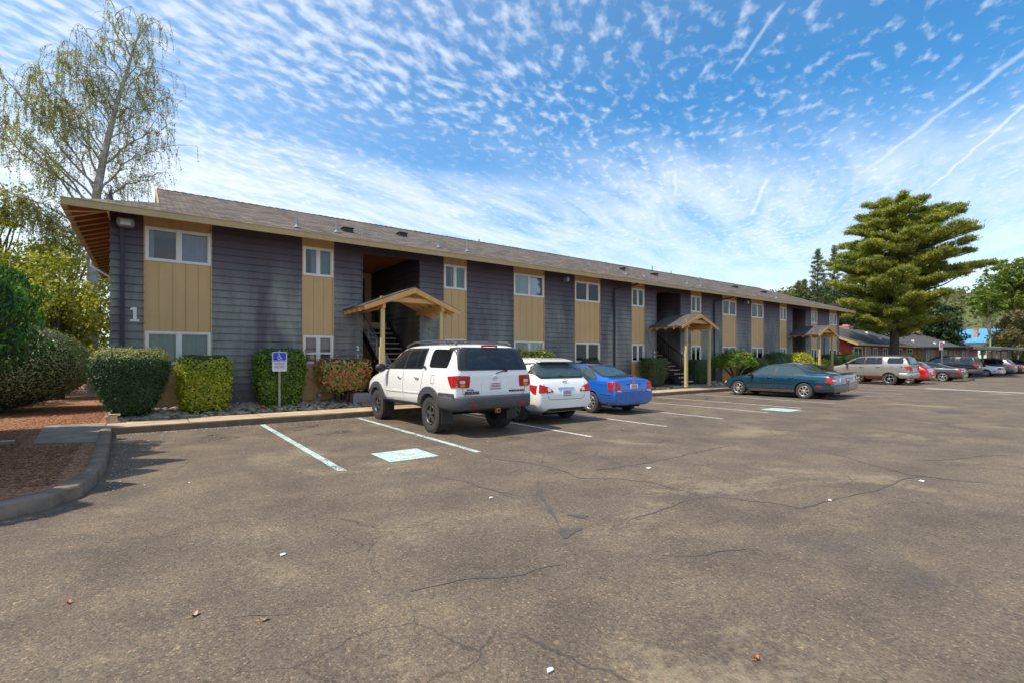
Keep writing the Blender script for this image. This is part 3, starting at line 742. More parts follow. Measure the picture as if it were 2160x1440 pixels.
M['post_tan'] = m_tan('post_tan', (.42, .31, .13), (.52, .40, .19))
M['dark_room'] = simple('dark_room', (.015, .014, .016), .9, var=0)
def m_shingle(name, cols, row=.14):
    m, nt, b, out = nodes(name)
    v = coords(nt, 'World')
    br = N(nt, 'ShaderNodeTexBrick', offset=.5, i_Scale=1.); nt.links.new(v, br.inputs['Vector'])
    br.inputs['Brick Width'].default_value = .30; br.inputs['Row Height'].default_value = row; br.inputs['Mortar Size'].default_value = .008
    br.inputs['Color1'].default_value = (0, 0, 0, 1); br.inputs['Color2'].default_value = (1, 1, 1, 1); br.inputs['Mortar'].default_value = (.25, .25, .25, 1); br.inputs['Bias'].default_value = 0
    n = noise(nt, v, 3., 4, .7); n2 = noise(nt, v, 60., 3, .6)
    f = math_(nt, 'ADD', math_(nt, 'MULTIPLY', br.outputs['Color'], .55), math_(nt, 'MULTIPLY_ADD', n, .7, -.15))
    r = ramp(nt, [(i/(len(cols)-1), c) for i, c in enumerate(cols)], f)
    c = mixc(nt, br.outputs['Fac'], r.outputs[0], tuple(x*.35 for x in cols[0]))
    g = ramp(nt, [(.3, (.75,.75,.75)), (.7, (1.25,1.25,1.25))], n2); c = mixc(nt, .8, c, g.outputs[0], 'MULTIPLY')
    nt.links.new(c, b.inputs['Base Color']); b.inputs['Roughness'].default_value = .9; b.inputs['Specular IOR Level'].default_value = .2
    bump(nt, math_(nt, 'ADD', br.outputs['Color'], n2), b, .5, .012); return m
M['shingle'] = m_shingle('shingle', [(.050,.040,.034), (.135,.108,.088), (.27,.22,.178)])
M['shingle_grey'] = m_shingle('shingle_grey', [(.065,.062,.063), (.10,.096,.096), (.15,.14,.135)])
def m_pane():
    m, nt, b, out = nodes('window_glass')
    nt.nodes.remove(b)
    g = N(nt, 'ShaderNodeBsdfGlossy', i_Roughness=.015); t = N(nt, 'ShaderNodeBsdfTransparent'); t.inputs[0].default_value = (.76, .79, .79, 1)
    v = coords(nt, 'World'); n = noise(nt, v, .9, 2, .5)
    bp = N(nt, 'ShaderNodeBump', i_Strength=.25, i_Distance=.02); nt.links.new(n, bp.inputs['Height']); nt.links.new(bp.outputs[0], g.inputs['Normal'])
    lw = N(nt, 'ShaderNodeFresnel', i_IOR=1.55); nt.links.new(bp.outputs[0], lw.inputs['Normal'])
    ms = nt.nodes.new('ShaderNodeMixShader'); nt.links.new(lw.outputs[0], ms.inputs[0]); nt.links.new(t.outputs[0], ms.inputs[1]); nt.links.new(g.outputs[0], ms.inputs[2]); nt.links.new(ms.outputs[0], out.inputs[0])
    return m
M['pane'] = m_pane()
for nm, c in (('curtain_white', (.82,.80,.74)), ('curtain_teal', (.24,.46,.40)), ('curtain_pink', (.70,.38,.36)), ('curtain_blue', (.52,.56,.80)), ('curtain_tan', (.50,.36,.22)), ('curtain_dark', (.018,.02,.024))):
    M[nm] = simple(nm, c, .9, var=.08, scale=4)

M['rail_grey'] = simple('rail_grey', (.30,.30,.31), .5, .3, var=.1)
M['rafter'] = m_tan('rafter', (.62, .40, .18), (.75, .52, .28))  # pale tan for the strip that paints bounce light under the eave rafters
M['lamp_grey'] = simple('lamp_grey', (.26, .25, .27), .5, var=.1)
M['vent_metal'] = simple('vent_metal', (.27, .27, .28), .4, .6, var=.1)
M['sign_white'] = simple('sign_white', (.66, .66, .68), .4, var=.05)
M['sign_blue'] = simple('sign_blue', (.01, .05, .52), .4, var=.05)
M['sign_ink'] = simple('sign_ink', (.10, .10, .22), .5, var=.05)
M['dry_leaf'] = simple('dry_leaf', (.52, .30, .16), .7, var=.2)
M['dry_leaf2'] = simple('dry_leaf2', (.42, .15, .05), .7, var=.2)

# ------------------------------------------------------------------ ground
def sheet(name, pts, z, mat, kind='structure', label=None):
    mb = MB(); mb.add([(p[0], p[1], z if len(p) < 3 else p[2]) for p in pts], [tuple(range(len(pts)))])
    o = mb.build(name, mat); return tag(o, label, None, None, kind)
sheet('ground', [(-1500,-1500),(1500,-1500),(1500,1500),(-1500,1500)], -.06, M['earth'])
sheet('asphalt_lot', [(-60,-60),(150,-60),(150,13.5),(-60,13.5)], 0, M['asphalt'])
sheet('lawn', [(43.9,13.5),(150,13.5),(150,60),(43.9,60)], .06, M['grass'])
inner = [(-1.6,7.12),(-1.19,7.20),(-.97,7.36),(-.80,7.70),(-.70,8.20),(-.66,8.9),(-.68,10.0),(-.78,13.60)]
outer = [(-1.6,6.93),(-1.15,7.00),(-.84,7.18),(-.62,7.58),(-.52,8.15),(-.47,8.9),(-.48,10.0),(-.58,13.42)]
sheet('mulch_bed', [(-30,7.12)] + inner + [(-.72,14.6),(-.72,40),(-30,40)], .115, M['mulch'])
def kerb(name, outr, innr, z, mat, label):
    """rounded kerb between an outer (road) and inner line"""
    mb = MB(); vs = []; n = 6
    for o_, i_ in zip(outr, innr):
        o_ = Vector((*o_, 0)); i_ = Vector((*i_, 0)); w = i_ - o_; j = rnd.uniform(-.010, .010)
        for t, h in ((0, -.03), (.04, z-.025+j), (.14, z-.004), (.5, z+j), (.97, z), (1, -.03)):
            p = o_ + w*t; vs.append((p.x, p.y, h))
    fs = [(i*n+k, i*n+k+1, (i+1)*n+k+1, (i+1)*n+k) for i in range(len(outr)-1) for k in range(n-1)]
    mb.add(vs, fs, 0, True); mb.add(vs[:n], [tuple(range(n))]); mb.add(vs[-n:], [tuple(range(n))])
    return tag(mb.build(name, mat), label, None, None, 'structure')
def densify(p, step=.35):
    out = []
    for a, b in zip(p[:-1], p[1:]):
        k = max(1, int(math.dist(a, b)/step)); out += [(a[0]+(b[0]-a[0])*i/k, a[1]+(b[1]-a[1])*i/k) for i in range(k)]
    return out + [p[-1]]
def pair_dense(o_, i_, step=.3):
    A, B = [], []
    for k in range(len(o_)-1):
        m_ = max(1, int(math.dist(o_[k], o_[k+1])/step))
        for q in range(m_):
            t = q/m_; A.append((lerp(o_[k][0], o_[k+1][0], t), lerp(o_[k][1], o_[k+1][1], t))); B.append((lerp(i_[k][0], i_[k+1][0], t), lerp(i_[k][1], i_[k+1][1], t)))
    return A + [o_[-1]], B + [i_[-1]]
A, B = pair_dense([(-14,6.93)] + outer, [(-14,7.12)] + inner)
kerb('kerb', A, B, .15, M['kerb_dark'], 'dark weathered curving kerb round the mulch bed')
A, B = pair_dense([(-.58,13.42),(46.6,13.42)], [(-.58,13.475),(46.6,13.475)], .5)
kerb('kerb', A, B, .147, M['kerb_shaded'], 'long straight kerb along the front walk')
# walk in slabs
mb = MB(); x = -.72
while x < 46.6:
    x1 = min(x + 1.52, 46.6); d = rnd.uniform(-.004, .004)
    mb.box(x+.010, x1-.010, 13.478, 14.60, 0, .152+d); x = x1
tag(mb.build('sidewalk', M['concrete']), None, None, None, 'structure')
mb = MB(); mb.prism([(-1.80,14.85),(-.74,14.70),(-.72,13.62),(-.69,11.45),(-1.58,11.80)], 'z', .0, .135)
tag(mb.build('concrete_pad', M['concrete_grey']), 'grey concrete walkway slab crossing the mulch by the kerb corner', None, None, 'structure')
mb = MB(); mb.add([(-.72,14.6,.13),(46,14.6,.13),(46,15.99,.30),(-.72,15.99,.30)], [(0,1,2,3)])
tag(mb.build('planting_bed', M['soil']), None, None, None, 'structure')
for x0, x1 in ((5.2,8.2),(20.4,23.3),(35.1,38.0)):
    mb = MB(); mb.box(x0, x1, 14.605, 20.5, 0, .27); tag(mb.build('entry_slab', M['concrete_grey']), None, None, None, 'structure')

# parking lines: world x of each line, from the kerb outwards
def strip(x0, y0, x1, y1, w, z, mat):
    a = Vector((x0, y0)); b = Vector((x1, y1)); d = (b-a); L = d.length; d.normalize(); n_ = Vector((-d.y, d.x)); k = max(2, int(L/.25)); P, Q = [], []
    for i in range(k+1):
        p = a + d*(L*i/k); e = rnd.uniform(-.006, .006)
        P.append((p.x+n_.x*(w/2+e), p.y+n_.y*(w/2+e), z)); Q.append((p.x-n_.x*(w/2-e), p.y-n_.y*(w/2-e), z))
    mb = MB(); mb.add(P+Q, [(i, i+1, len(P)+i+1, len(P)+i) for i in range(k)]); return mb
lx = [2.25,4.59,7.36,9.9,12.39,14.89,17.1,19.84,22.2,24.9,27.6,30.4,33.3,36.1,39.0,41.9,44.7]
for i, x in enumerate(lx):
    y0 = 13.3 if i < 2 else 13.0
    o = strip(x+(.02 if i < 2 else .0), y0, x, 7.15+.04*i, .115 if i < 2 else .095, .004, None).build('parking_line', M['line_teal'] if i < 2 else M['line_white'])
    tag(o, None, None, 'painted parking lines', 'structure')
o = strip(33.9, 8.3, 31.2, -3, .30, .004, None).build('parking_line', M['line_white']); tag(o, None, None, 'painted parking lines', 'structure'); o.data.materials[0] = M['line_bright']
for xx in (54.0, 60.0): tag(strip(xx-2, 6.5, xx+10, 5.2, .3, .004, None).build('parking_line', M['line_bright']), None, None, 'painted parking lines', 'structure')
def ada(x0, x1, y0, y1):
    mb = MB(); mb.add([(x0,y0,.004),(x1,y0,.004),(x1,y1,.004),(x0,y1,.004)], [(0,1,2,3)])
    o = mb.build('parking_mark', M['mark_teal']); tag(o, None, None, None, 'structure')
    k = MB(); cx, cy, s = (x0+x1)/2, (y0+y1)/2, (x1-x0)
    def arc(cx_, cy_, r_, a0, a1, w_):
        n_ = 18; P, Q = [], []
        for i in range(n_+1):
            a = a0+(a1-a0)*i/n_; P.append((cx_+(r_+w_/2)*math.cos(a), cy_+(r_+w_/2)*math.sin(a), .007)); Q.append((cx_+(r_-w_/2)*math.cos(a), cy_+(r_-w_/2)*math.sin(a), .007))
        k.add(P+Q, [(i, i+1, n_+2+i, n_+1+i) for i in range(n_)])
    arc(cx-.03*s, cy-.12*s, .22*s, R(150), R(400), .07*s); arc(cx-.06*s, cy+.36*s, .04*s, 0, 2*math.pi, .07*s)
    for a, b in (((-.06,.28),(-.04,-.02)), ((-.04,-.02),(.20,-.02)), ((.20,-.02),(.30,-.28)), ((-.05,.14),(.14,.14))):
        d = (Vector(b)-Vector(a)).normalized(); n_ = Vector((-d.y,d.x))*.035
        k.add([(cx+s*(p[0]+q*n_.x), cy+s*(p[1]+q*n_.y), .0075) for p, q in ((a,1),(b,1),(b,-1),(a,-1))], [(0,1,2,3)])
    c = k.build('wheelchair_symbol', M['line_white'], o)
ada(3.04, 3.88, 7.30, 8.14); ada(15.6, 16.5, 7.1, 7.95)
# sealed cracks: irregular tarred runs
def crack(pts, w, name='crack_seal'):
    pts = [Vector(p) for p in pts]; P = []
    for a, b in zip(pts[:-1], pts[1:]):
        k = max(2, int((b-a).length/.12))
        for i in range(k): P.append(a.lerp(b, i/k))
    P.append(pts[-1]); n_ = len(P); A = []; B = []; wob = 0
    for i, p in enumerate(P):
        d = (P[min(i+1, n_-1)]-P[max(i-1, 0)]).normalized(); q = Vector((-d.y, d.x)); wob = wob*.8 + rnd.uniform(-.03, .03)
        ww = w*(.25+.9*rnd.random())*(1 if 2 < i < n_-3 else .3)
        A.append((*(p+q*(wob+ww/2)), .0035)); B.append((*(p+q*(wob-ww/2)), .0035))
    mb = MB(); mb.add(A+B, [(i, i+1, n_+i+1, n_+i) for i in range(n_-1)])
    tag(mb.build(name, M['sealer']), None, None, 'tarred cracks in the asphalt', 'structure')
for L in [[(4.35,6.95),(4.61,6.18),(4.82,5.58),(4.83,5.15),(4.71,4.82),(5.05,4.5),(5.29,4.1),(5.28,3.71),(5.24,3.34)],
 [(4.95,5.07),(5.57,4.96),(6.33,4.91),(7.23,4.94),(8.29,4.98),(9.1,5.05)],[(5.24,3.34),(5.47,2.92),(5.58,2.69),(5.63,2.44),(6.35,2.37),(7.13,2.27),(8.0,2.26),(8.6,2.09)],
 [(9.6,3.95),(9.21,3.36),(8.75,2.79),(8.47,2.28),(8.6,1.77),(8.84,1.24)],[(3.75,3.24),(4.27,3.31),(4.85,3.35),(5.25,3.28)],
 [(9.62,2.86),(9.94,2.42),(10.86,2.05),(11.74,1.61)],[(3.29,5.26),(3.46,4.84),(3.46,4.44)],[(3.15,6.11),(3.3,5.66),(3.45,4.5)]]:
    crack(L, .030)
for L in [[(3.37,2.52),(3.69,2.35),(4.09,2.22),(4.17,2.11)],[(2.59,2.88),(2.39,2.91),(2.11,2.95),(1.94,3.1),(1.46,3.16)],[(.38,3.47),(.53,3.42),(.72,3.31)]]:
    crack(L, .045)
crack([(4.09,4.98),(3.65,4.36),(3.39,3.96),(3.26,3.66),(3.14,3.38)], .06)
def blob(cx, cy, a, b, mat, name, label, rot=0):
    n = 26; P = []
    for k in range(n):
        t = 2*math.pi*k/n; r_ = 1+.28*math.sin(3*t+cx)+.16*math.sin(7*t)+rnd.uniform(-.12,.12); x = a*r_*math.cos(t); y = b*r_*math.sin(t)
        P.append((cx+x*math.cos(rot)-y*math.sin(rot), cy+x*math.sin(rot)+y*math.cos(rot), .0045))
    mb = MB(); mb.add(P, [tuple(range(n))]); tag(mb.build(name, mat), label, None, None, 'structure')
blob(3.14,3.38,.14,.075,M['sealer'],'asphalt_patch','dark tarred pothole patch in the lot',.3)
blob(3.53,3.66,.05,.10,M['sealer'],'asphalt_patch','small dark tar patch beside the pothole patch',.5)
for i, (sx_, sy_, sa, sb) in enumerate([(3.4,10.9,.45,.30),(3.1,12.2,.6,.2),(1.1,11.6,.5,.35),(6.0,8.2,.35,.2),(13.7,11.6,.5,.4),(13.5,9.6,.35,.3),(16.0,11.8,.55,.4),(18.5,11.4,.5,.45),(26.3,11.2,.5,.4),(29.0,11.5,.6,.4),(8.7,7.4,.3,.15),(11.2,7.9,.3,.2)]):
    blob(sx_, sy_, sa, sb, M['oil'], 'oil_stain', 'faint dark oil stain in a stall', i*.7)
blob(19.5,4.19,.5,.3,M['sealer'],'manhole_cover','dark flat cover set in the far asphalt')

# ------------------------------------------------------------------ apartment building
YW = 15.96
TAN = [(-.04,1.44),(3.83,4.75),(8.68,9.63),(11.84,13.42),(15.19,16.76),(18.97,19.91),(23.84,24.79),(26.94,28.42),(30.18,31.66),(33.81,34.74),(38.45,39.46),(41.55,42.9)]
DOOR = [(5.66,7.73),(20.84,22.88),(35.62,37.55)]
XL, XR = -.72, 43.35
bld = empty('apartment_building', (0, 0, 0))
tag(bld, 'long two-storey apartment block with dark slate lap siding and tan window bays', 'building')
def laps(mb, x0, x1, z0, z1, y=YW, face='y', s=1, off=0.0):
    """lap boards between x0..x1; face y: facing -y; face x: plane x=y, running along y from x0 to x1, facing s*x"""
    e = .2; k0 = math.floor((z0-.30)/e)
    z = .30 + k0*e
    while z < z1-.001:
        a = max(z, z0); b = min(z+e, z1)
        t = lambda zz: .036*(1-(zz-z)/e)
        if b - a > .004:
            if face == 'y': P = lambda xx, d, zz: (xx, y-d, zz)
            else: P = lambda xx, d, zz: (y+s*d, xx, zz)
            da, db = t(a)+.004, t(b)+.004; w = rnd.uniform(-.0025, .0025)
            v = [P(x0,da+w,a),P(x1,da-w,a),P(x1,db,b),P(x0,db,b),P(x0,-.02,a),P(x1,-.02,a),P(x1,-.02,b),P(x0,-.02,b)]
            mb.add(v, [(0,1,2,3),(0,4,5,1),(1,5,6,2),(0,3,7,4)])
        z += e
solid = []; xs = [XL] + [v for p in sorted(TAN+DOOR) for v in p] + [XR]
for a, b in zip(xs[0::2], xs[1::2]):
    mb = MB(); laps(mb, a, b, .30, 5.46); mb.build('siding', M['siding'], bld)
for a, b in DOOR:
    mb = MB(); laps(mb, a, b, 5.04, 5.46); mb.build('siding', M['siding'], bld)
# end walls and body behind the facade (with the stair bays left open)
mb = MB(); laps(mb, YW-.02, 27.0, .3, 5.9, XL+.004, 'x', -1); mb.build('end_siding', M['siding'], bld)
mb = MB(); laps(mb, YW-.02, 27.0, .3, 5.9, XR-.004, 'x', 1); mb.build('end_siding', M['siding'], bld)
mb = MB(); edges = [XL+.01] + [v for p in DOOR for v in p] + [XR-.01]
for a, b in zip(edges[0::2], edges[1::2]): mb.box(a+.03, b-.03, YW+.50, 27, .2, 5.45)
for a, b in DOOR: mb.box(a-.05, b+.05, 20.62, 27, .2, 5.45)
mb.build('inner_wall', M['dark_room'], bld)
mb = MB(); edges2 = [XL] + [v for p in DOOR for v in p] + [XR]
for a, b in zip(edges2[0::2], edges2[1::2]): mb.box(a+.01, b-.01, YW+.02, 26.9, .10, .30)
mb.build('foundation', M['concrete_grey'], bld)
# tan bays: panel with battens, windows above and below
WU, WL = (4.14, 5.02), (1.44, 2.31)
CUR = [('curtain_dark','curtain_blue'),('curtain_dark','curtain_teal'),('curtain_dark','curtain_teal'),('curtain_teal','curtain_blue'),('curtain_dark','curtain_teal'),('curtain_dark','curtain_teal'),
       ('curtain_dark','curtain_teal'),('curtain_dark','curtain_blue'),('curtain_dark','curtain_blue'),('curtain_dark','curtain_teal'),('curtain_dark','curtain_teal'),('curtain_dark','curtain_teal')]
CLO = [('curtain_teal','curtain_teal'),('curtain_pink','curtain_pink'),('curtain_dark','curtain_teal'),('curtain_dark','curtain_teal'),('curtain_dark','curtain_tan'),('curtain_white','curtain_white'),
       ('curtain_dark','curtain_teal'),('curtain_teal','curtain_teal'),('curtain_white','curtain_white'),('curtain_dark','curtain_teal'),('curtain_white','curtain_white'),('curtain_dark','curtain_white')]
def window(x0, x1, z0, z1, cl, cr, rail=False):
    f = MB(); w = .055; y0, y1 = YW-.035, YW+.05; xm = (x0+x1)/2
    f.box(x0, x1, y0, y1, z0, z0+w); f.box(x0, x1, y0, y1, z1-w, z1)
    f.box(x0, x0+w, y0+.002, y1, z0+w, z1-w); f.box(x1-w, x1, y0+.002, y1, z0+w, z1-w)
    f.box(xm-.045, xm+.045, y0+.005, y1, z0+w, z1-w); f.box(xm-.008, xm+.010, y0-.003, y0+.006, z0+w, z1-w)
    if rail: f.box(x0+w, xm-.045, y0+.010, y1, z0+.30, z0+.35); f.box(xm+.045, x1-w, y0+.010, y1, z0+.30, z0+.35)
    fr = f.build('window', M['frame'], bld)
    for k, (a, b, cu) in enumerate(((x0+w, xm-.045, cl), (xm+.045, x1-w, cr))):
        p = MB(); yy = YW-.005 + .018*k; p.box(a, b, yy, yy+.004, z0+w, z1-w); p.build('pane', M['pane'], fr)
        s_ = MB(); t_ = .022; q = yy-.008
        s_.box(a, b, q, q+.02, z0+w, z0+w+t_); s_.box(a, b, q, q+.02, z1-w-t_, z1-w); s_.box(a, a+t_, q+.001, q+.02, z0+w+t_, z1-w-t_); s_.box(b-t_, b, q+.001, q+.02, z0+w+t_, z1-w-t_)
        s_.build('sash', M['frame'], fr)
        xa_, xb_ = a-.02, b+.02
        if cu == 'curtain_dark':
            cu = rnd.choice(['curtain_white','curtain_tan','curtain_blue','curtain_teal']); w_ = (b-a)*rnd.uniform(.12, .38)
            if rnd.random() < .5: xb_ = a+w_
            else: xa_ = b-w_
        elif rnd.random() < .3: xa_ = a+(b-a)*rnd.uniform(.1,.3)
        cm = MB(); n = int((xb_-xa_)/.022)+3; A = []; Bq = []
        amp = .018 if cu in ('curtain_white','curtain_teal') else .004
        for i in range(n):
            x = xa_+(xb_-xa_)*i/(n-1); yv = YW+.13+amp*math.sin(i*1.35+rnd.uniform(-.2,.2)); A.append((x, yv, z0)); Bq.append((x, yv, z1))
        cm.add(A+Bq, [(i, i+1, n+i+1, n+i) for i in range(n-1)], 0, True)
        cm.build('curtain', M[cu], fr)
    return fr
for i, (a, b) in enumerate(TAN):
    mb = MB(); nb = max(3, round((b-a)/.30))
    for z0, z1 in ((.30, WL[0]), (WL[1], WU[0]), (WU[1], 5.46)):
        mb.box(a+.012, b-.012, YW+.004, YW+.03, z0, z1)
        for k in range(nb):
            xa = a+.012+(b-a-.024)*k/nb; xb = a+.012+(b-a-.024)*(k+1)/nb
            mb.box(xa+.006, xb-.006, YW-.010, YW+.006, z0+.003, z1-.003)
    mb.box(a-.018, a+.012, YW-.036, YW+.04, .30, 5.46); mb.box(b-.012, b+.018, YW-.036, YW+.04, .30, 5.46)
    mb.build('tan_panel', M['tan'], bld)
    window(a+.015, b-.015, *WU, *CUR[i], rail=False); window(a+.015, b-.015, *WL, *CLO[i], rail=(i == 1))
# stair bays
RISE, RUN = .193, .272
for di, (a, b) in enumerate(DOOR):
    mb = MB(); laps(mb, YW-.02, 20.6, .27, 5.3, b, 'x', -1); laps(mb, YW-.02, 20.6, .27, 5.3, a, 'x', 1)
    mb.box(a-.015, a+.010, YW-.05, YW+.05, .3, 5.05); mb.box(b-.010, b+.015, YW-.05, YW+.05, .3, 5.05)
    mb.build('stair_bay_wall', M['siding'], bld)
    mb = MB(); mb.box(a, b, 20.55, 20.6, .27, 2.75, 0); mb.box(a, b, 20.55, 20.6, 3.0, 5.2, 0); mb.box(a+.9, a+1.75, 20.50, 20.56, 3.0, 4.95, 1)
    mb.build('stair_bay_back_wall', [M['tan'], M['siding_dark']], bld)
    mb = MB(); mb.box(a, b, YW-.0, 20.6, 5.2, 5.26); mb.build('stair_bay_ceiling', M['deck_wood'], bld)
    mb = MB(); mb.box(a, b, 18.75, 20.6, 2.80, 3.0, 0); mb.build('landing', M['tan'], bld)
    sx0, sx1 = b-1.28, b-.08
    st = MB()
    for k in range(13):
        z = .27 + RISE*(k+1); y = 15.10 + RUN*k; st.box(sx0, sx1, y, y+.28, z-.06, z)
    st.build('stair_treads', M['concrete_grey'] if di == 0 else M['concrete'], bld)
    sg = MB(); zt = .27+RISE*14
    for x in (sx0-.02, sx1+.02): sg.bar((x, 15.05, .40), (x, 15.05+RUN*13.4, .40+RISE*13.4), .05, .24)
    sg.build('stair_stringer', M['siding_dark'], bld)
    rl = MB()
    for x in ((sx0-.03,) if di != 1 else (sx0-.03, sx1+.03)):
        rl.bar((x, 15.0, 1.20), (x, 15.0+RUN*13, 1.20+RISE*13), .035, .035)
        rl.bar((x, 15.0, .55), (x, 15.0+RUN*13, .55+RISE*13), .025, .025)
        for k in range(0, 27):
            y = 15.0+RUN*.5*k; z = RISE*.5*k; rl.bar((x, y, .35+z if k % 6 else .22+z), (x, y, 1.19+z), .014 if k % 6 else .035, .014 if k % 6 else .035, up=(0,1,0))
    for k in range(int((b-a-1.3)/.11)): x = a+.05+k*.11; rl.bar((x, 18.8, 3.0), (x, 18.8, 4.0), .014, .014, up=(0,1,0))
    rl.bar((a, 18.8, 4.0), (sx0, 18.8, 4.0), .035, .035)
    rl.build('stair_railing', M['rail_grey'] if di == 0 else M['trim'], bld)
    # small metal louvre plates beside the opening
    for x in (a-.42, b+.50):
        f = MB(); f.box(x-.17, x+.17, YW-.05, YW-.02, 2.58, 2.64); f.box(x-.15, x+.15, YW-.034, YW-.02, 2.35, 2.58); f.build('wall_vent', M['siding'], bld)
# numbers on the wall
mb = MB(); mb.prism([(-.335,2.54),(-.145,2.54),(-.145,2.595),(-.20,2.595),(-.20,2.90),(-.30,2.90),(-.335,2.86),(-.335,2.82),(-.275,2.82),(-.275,2.595),(-.335,2.595)], 'y', YW-.065, YW-.04); mb.build('building_number', M['frame'], bld)
for di, (a, b) in enumerate(DOOR):
    top, bot = [('2','1'),('6','5'),('10','9')][di]
    text_mesh(top, .19, 'door_number', M['frame'], bld, face_dir((0,-1,0),(0,0,1),(a-.14, YW-.045, 1.93)), .008, .006)
    text_mesh(bot, .19, 'door_number', M['frame'], bld, face_dir((0,-1,0),(0,0,1),(a-.14, YW-.045, 1.67)), .008, .004)
    if di: text_mesh('8' if di == 1 else '12', .17, 'door_number', M['frame'], bld, face_dir((0,-1,0),(0,0,1),(b+.12, YW-.045, 1.93)), .008, .004)
# roof
SL = .363; E0 = 5.27; YE = 15.15; YR = 21.5; YB = 27.85; XE0, XE1 = -1.55, 44.2; G0, G1 = .30, 42.2; TH = .09
zr = lambda y: E0 + SL*(y-YE)
top = [(XE0,YE),(XE1,YE),(G1,YE+XE1-G1),(G1,YR),(G0,YR),(G0,YE+G0-XE0)]
mb = MB()
zf = [(x, y, zr(y)) for x, y in top]; mb.add(zf, [tuple(range(6))], 0)
mb.add([(x, 2*YR-y, z) for x, y, z in zf], [tuple(range(6))], 0)
mb.add([(x, y, z-TH) for x, y, z in zf], [tuple(range(6))], 1); mb.add([(x, 2*YR-y, z-TH) for x, y, z in zf], [tuple(range(6))], 1)
dxg = .45-XE0; hz = E0+SL*dxg
for sx in (0, 1):
    X = (lambda d: XE0+d) if sx == 0 else (lambda d: XE1-d)
    q = [(X(0),YE,E0),(X(0),YB,E0),(X(dxg),YB-dxg,hz),(X(dxg),YE+dxg,hz)]
    mb.add(q, [(0,1,2,3)], 0); mb.add([(x,y,z-TH) for x,y,z in q], [(0,1,2,3)], 1)
    xg = X(dxg)
    mb.add([(xg,YE+dxg,hz-.05),(xg,YB-dxg,hz-.05),(xg,YR,zr(YR)-.02)], [(0,1,2)], 2)
    xo = G0-.03 if sx == 0 else G1+.03
    mb.bar((xo, YE+dxg-.25, hz-.19), (xo, YR, zr(YR)-.09), .04, .17, 2); mb.bar((xo, YB-dxg+.25, hz-.19), (xo, YR, zr(YR)-.09), .04, .17, 2)
roof = mb.build('roof', [M['shingle'], M['deck_wood'], M['fascia']], bld, fix=False)
mb = MB(); x = G0
while x < G1:      # overlapping cap shingles make the ridge line uneven
    w = .24; h = rnd.uniform(.012, .03)
    mb.add([(x,YR-.16,zr(YR)-.055+h),(x+w,YR-.16,zr(YR)-.055+.012),(x+w,YR,zr(YR)+.012),(x,YR,zr(YR)+h+.012),(x+w,YR+.16,zr(YR)-.055+.012),(x,YR+.16,zr(YR)-.055+h)], [(0,1,2,3),(3,2,4,5)]); x += w
mb.build('ridge_cap', M['shingle'], roof)
mb = MB(); mb.box(XE0-.02, XE1+.02, YE-.03, YE, E0-.17, E0-.005); mb.box(XE0-.02, XE1+.02, YB, YB+.03, E0-.17, E0-.005)
mb.box(XE0-.025, XE0+.09, YE+.002, YB-.002, E0-.20, E0-.006); mb.box(XE1-.01, XE1+.025, YE, YB, E0-.168, E0-.004)
mb.box(XE0-.03, XE1+.03, YE-.045, YE+.02, E0-.012, E0+.006)
mb.build('fascia', M['fascia'], bld)
y = YE+.35
while y < YB:
    for x0, x1, s in ((XE0+.02, XL-.03, 1), (XE1-.02, XR+.03, -1)):
        mb = MB(); dz = SL*min(abs(x1-x0), y-YE, YB-y); mb.bar((x0, y, E0-TH-.07), (x1, y, E0-TH-.07+dz), .045, .135, 0); mb.bar((x0, y, E0-TH-.150), (x1, y, E0-TH-.150+dz), .075, .022, 1); mb.build('rafter', [M['deck_wood'], M['rafter']], bld)  # second bar is a pale strip, bounced light painted along the underside
    y += .60
mb = MB(); mb.box(XL-.03, XL-.005, YE+.02, YW+.0, 5.05, 5.22); mb.build('end_trim', M['tan'], bld)
# downspouts
def downspout(x, off):
    d = MB(); d.bar((x, YW-.08, .35), (x, YW-.08, 4.75), .075, .06, up=(0,1,0)); d.tube([(x, YW-.08, 4.7), (x, YW-.09, 4.85), (x+off, YW-.5, 5.06), (x+off, YE+.05, 5.12)], .04, 8)
    for z in (1.2, 3.2): d.box(x-.05, x+.05, YW-.12, YW-.03, z, z+.03)
    d.build('downspout', M['siding_dark'], bld)
downspout(17.69, .9); downspout(26.03, .9)
d = MB(); d.bar((-.49, YW-.08, .35), (-.49, YW-.08, 4.95), .085, .07, up=(0,1,0)); d.build('downspout', M['siding_dark'], bld)
d = MB(); d.tube([(XE0-.02, 23.4, 5.2), (XE0-.06, 23.4, 4.95), (XL-.30, 23.4, 4.55), (XL-.08, 23.4, 4.4), (XL-.08, 23.4, .4)], .05, 8); d.build('downspout', M['frame'], bld)
# security lamps under the eave
for x, w in ((-.42, .30), (14.55, .10), (29.35, .14), (43.6, .12)):
    l = MB(); y = YW-.18 if x < 43 else YW; l.prism([(x-w/2, 5.10), (x+w/2, 5.10), (x+w*.62, 5.0), (x+w*.45, 4.90), (x-w*.45, 4.90), (x-w*.62, 5.0)], 'y', y-.10, y+.15)
    o = l.build('wall_lamp', M['lamp_grey'], bld); q = MB(); q.box(x-w*.35, x+w*.35, y-.115, y-.101, 4.93, 5.06); q.build('lamp_lens', M['lens_clear'], o)
# small meter pipe on the far wall, breaker pipes
d = MB(); d.bar((40.6, YW-.05, .4), (40.6, YW-.05, 3.1), .035, .035, up=(0,1,0)); d.build('conduit', M['trim'], bld)
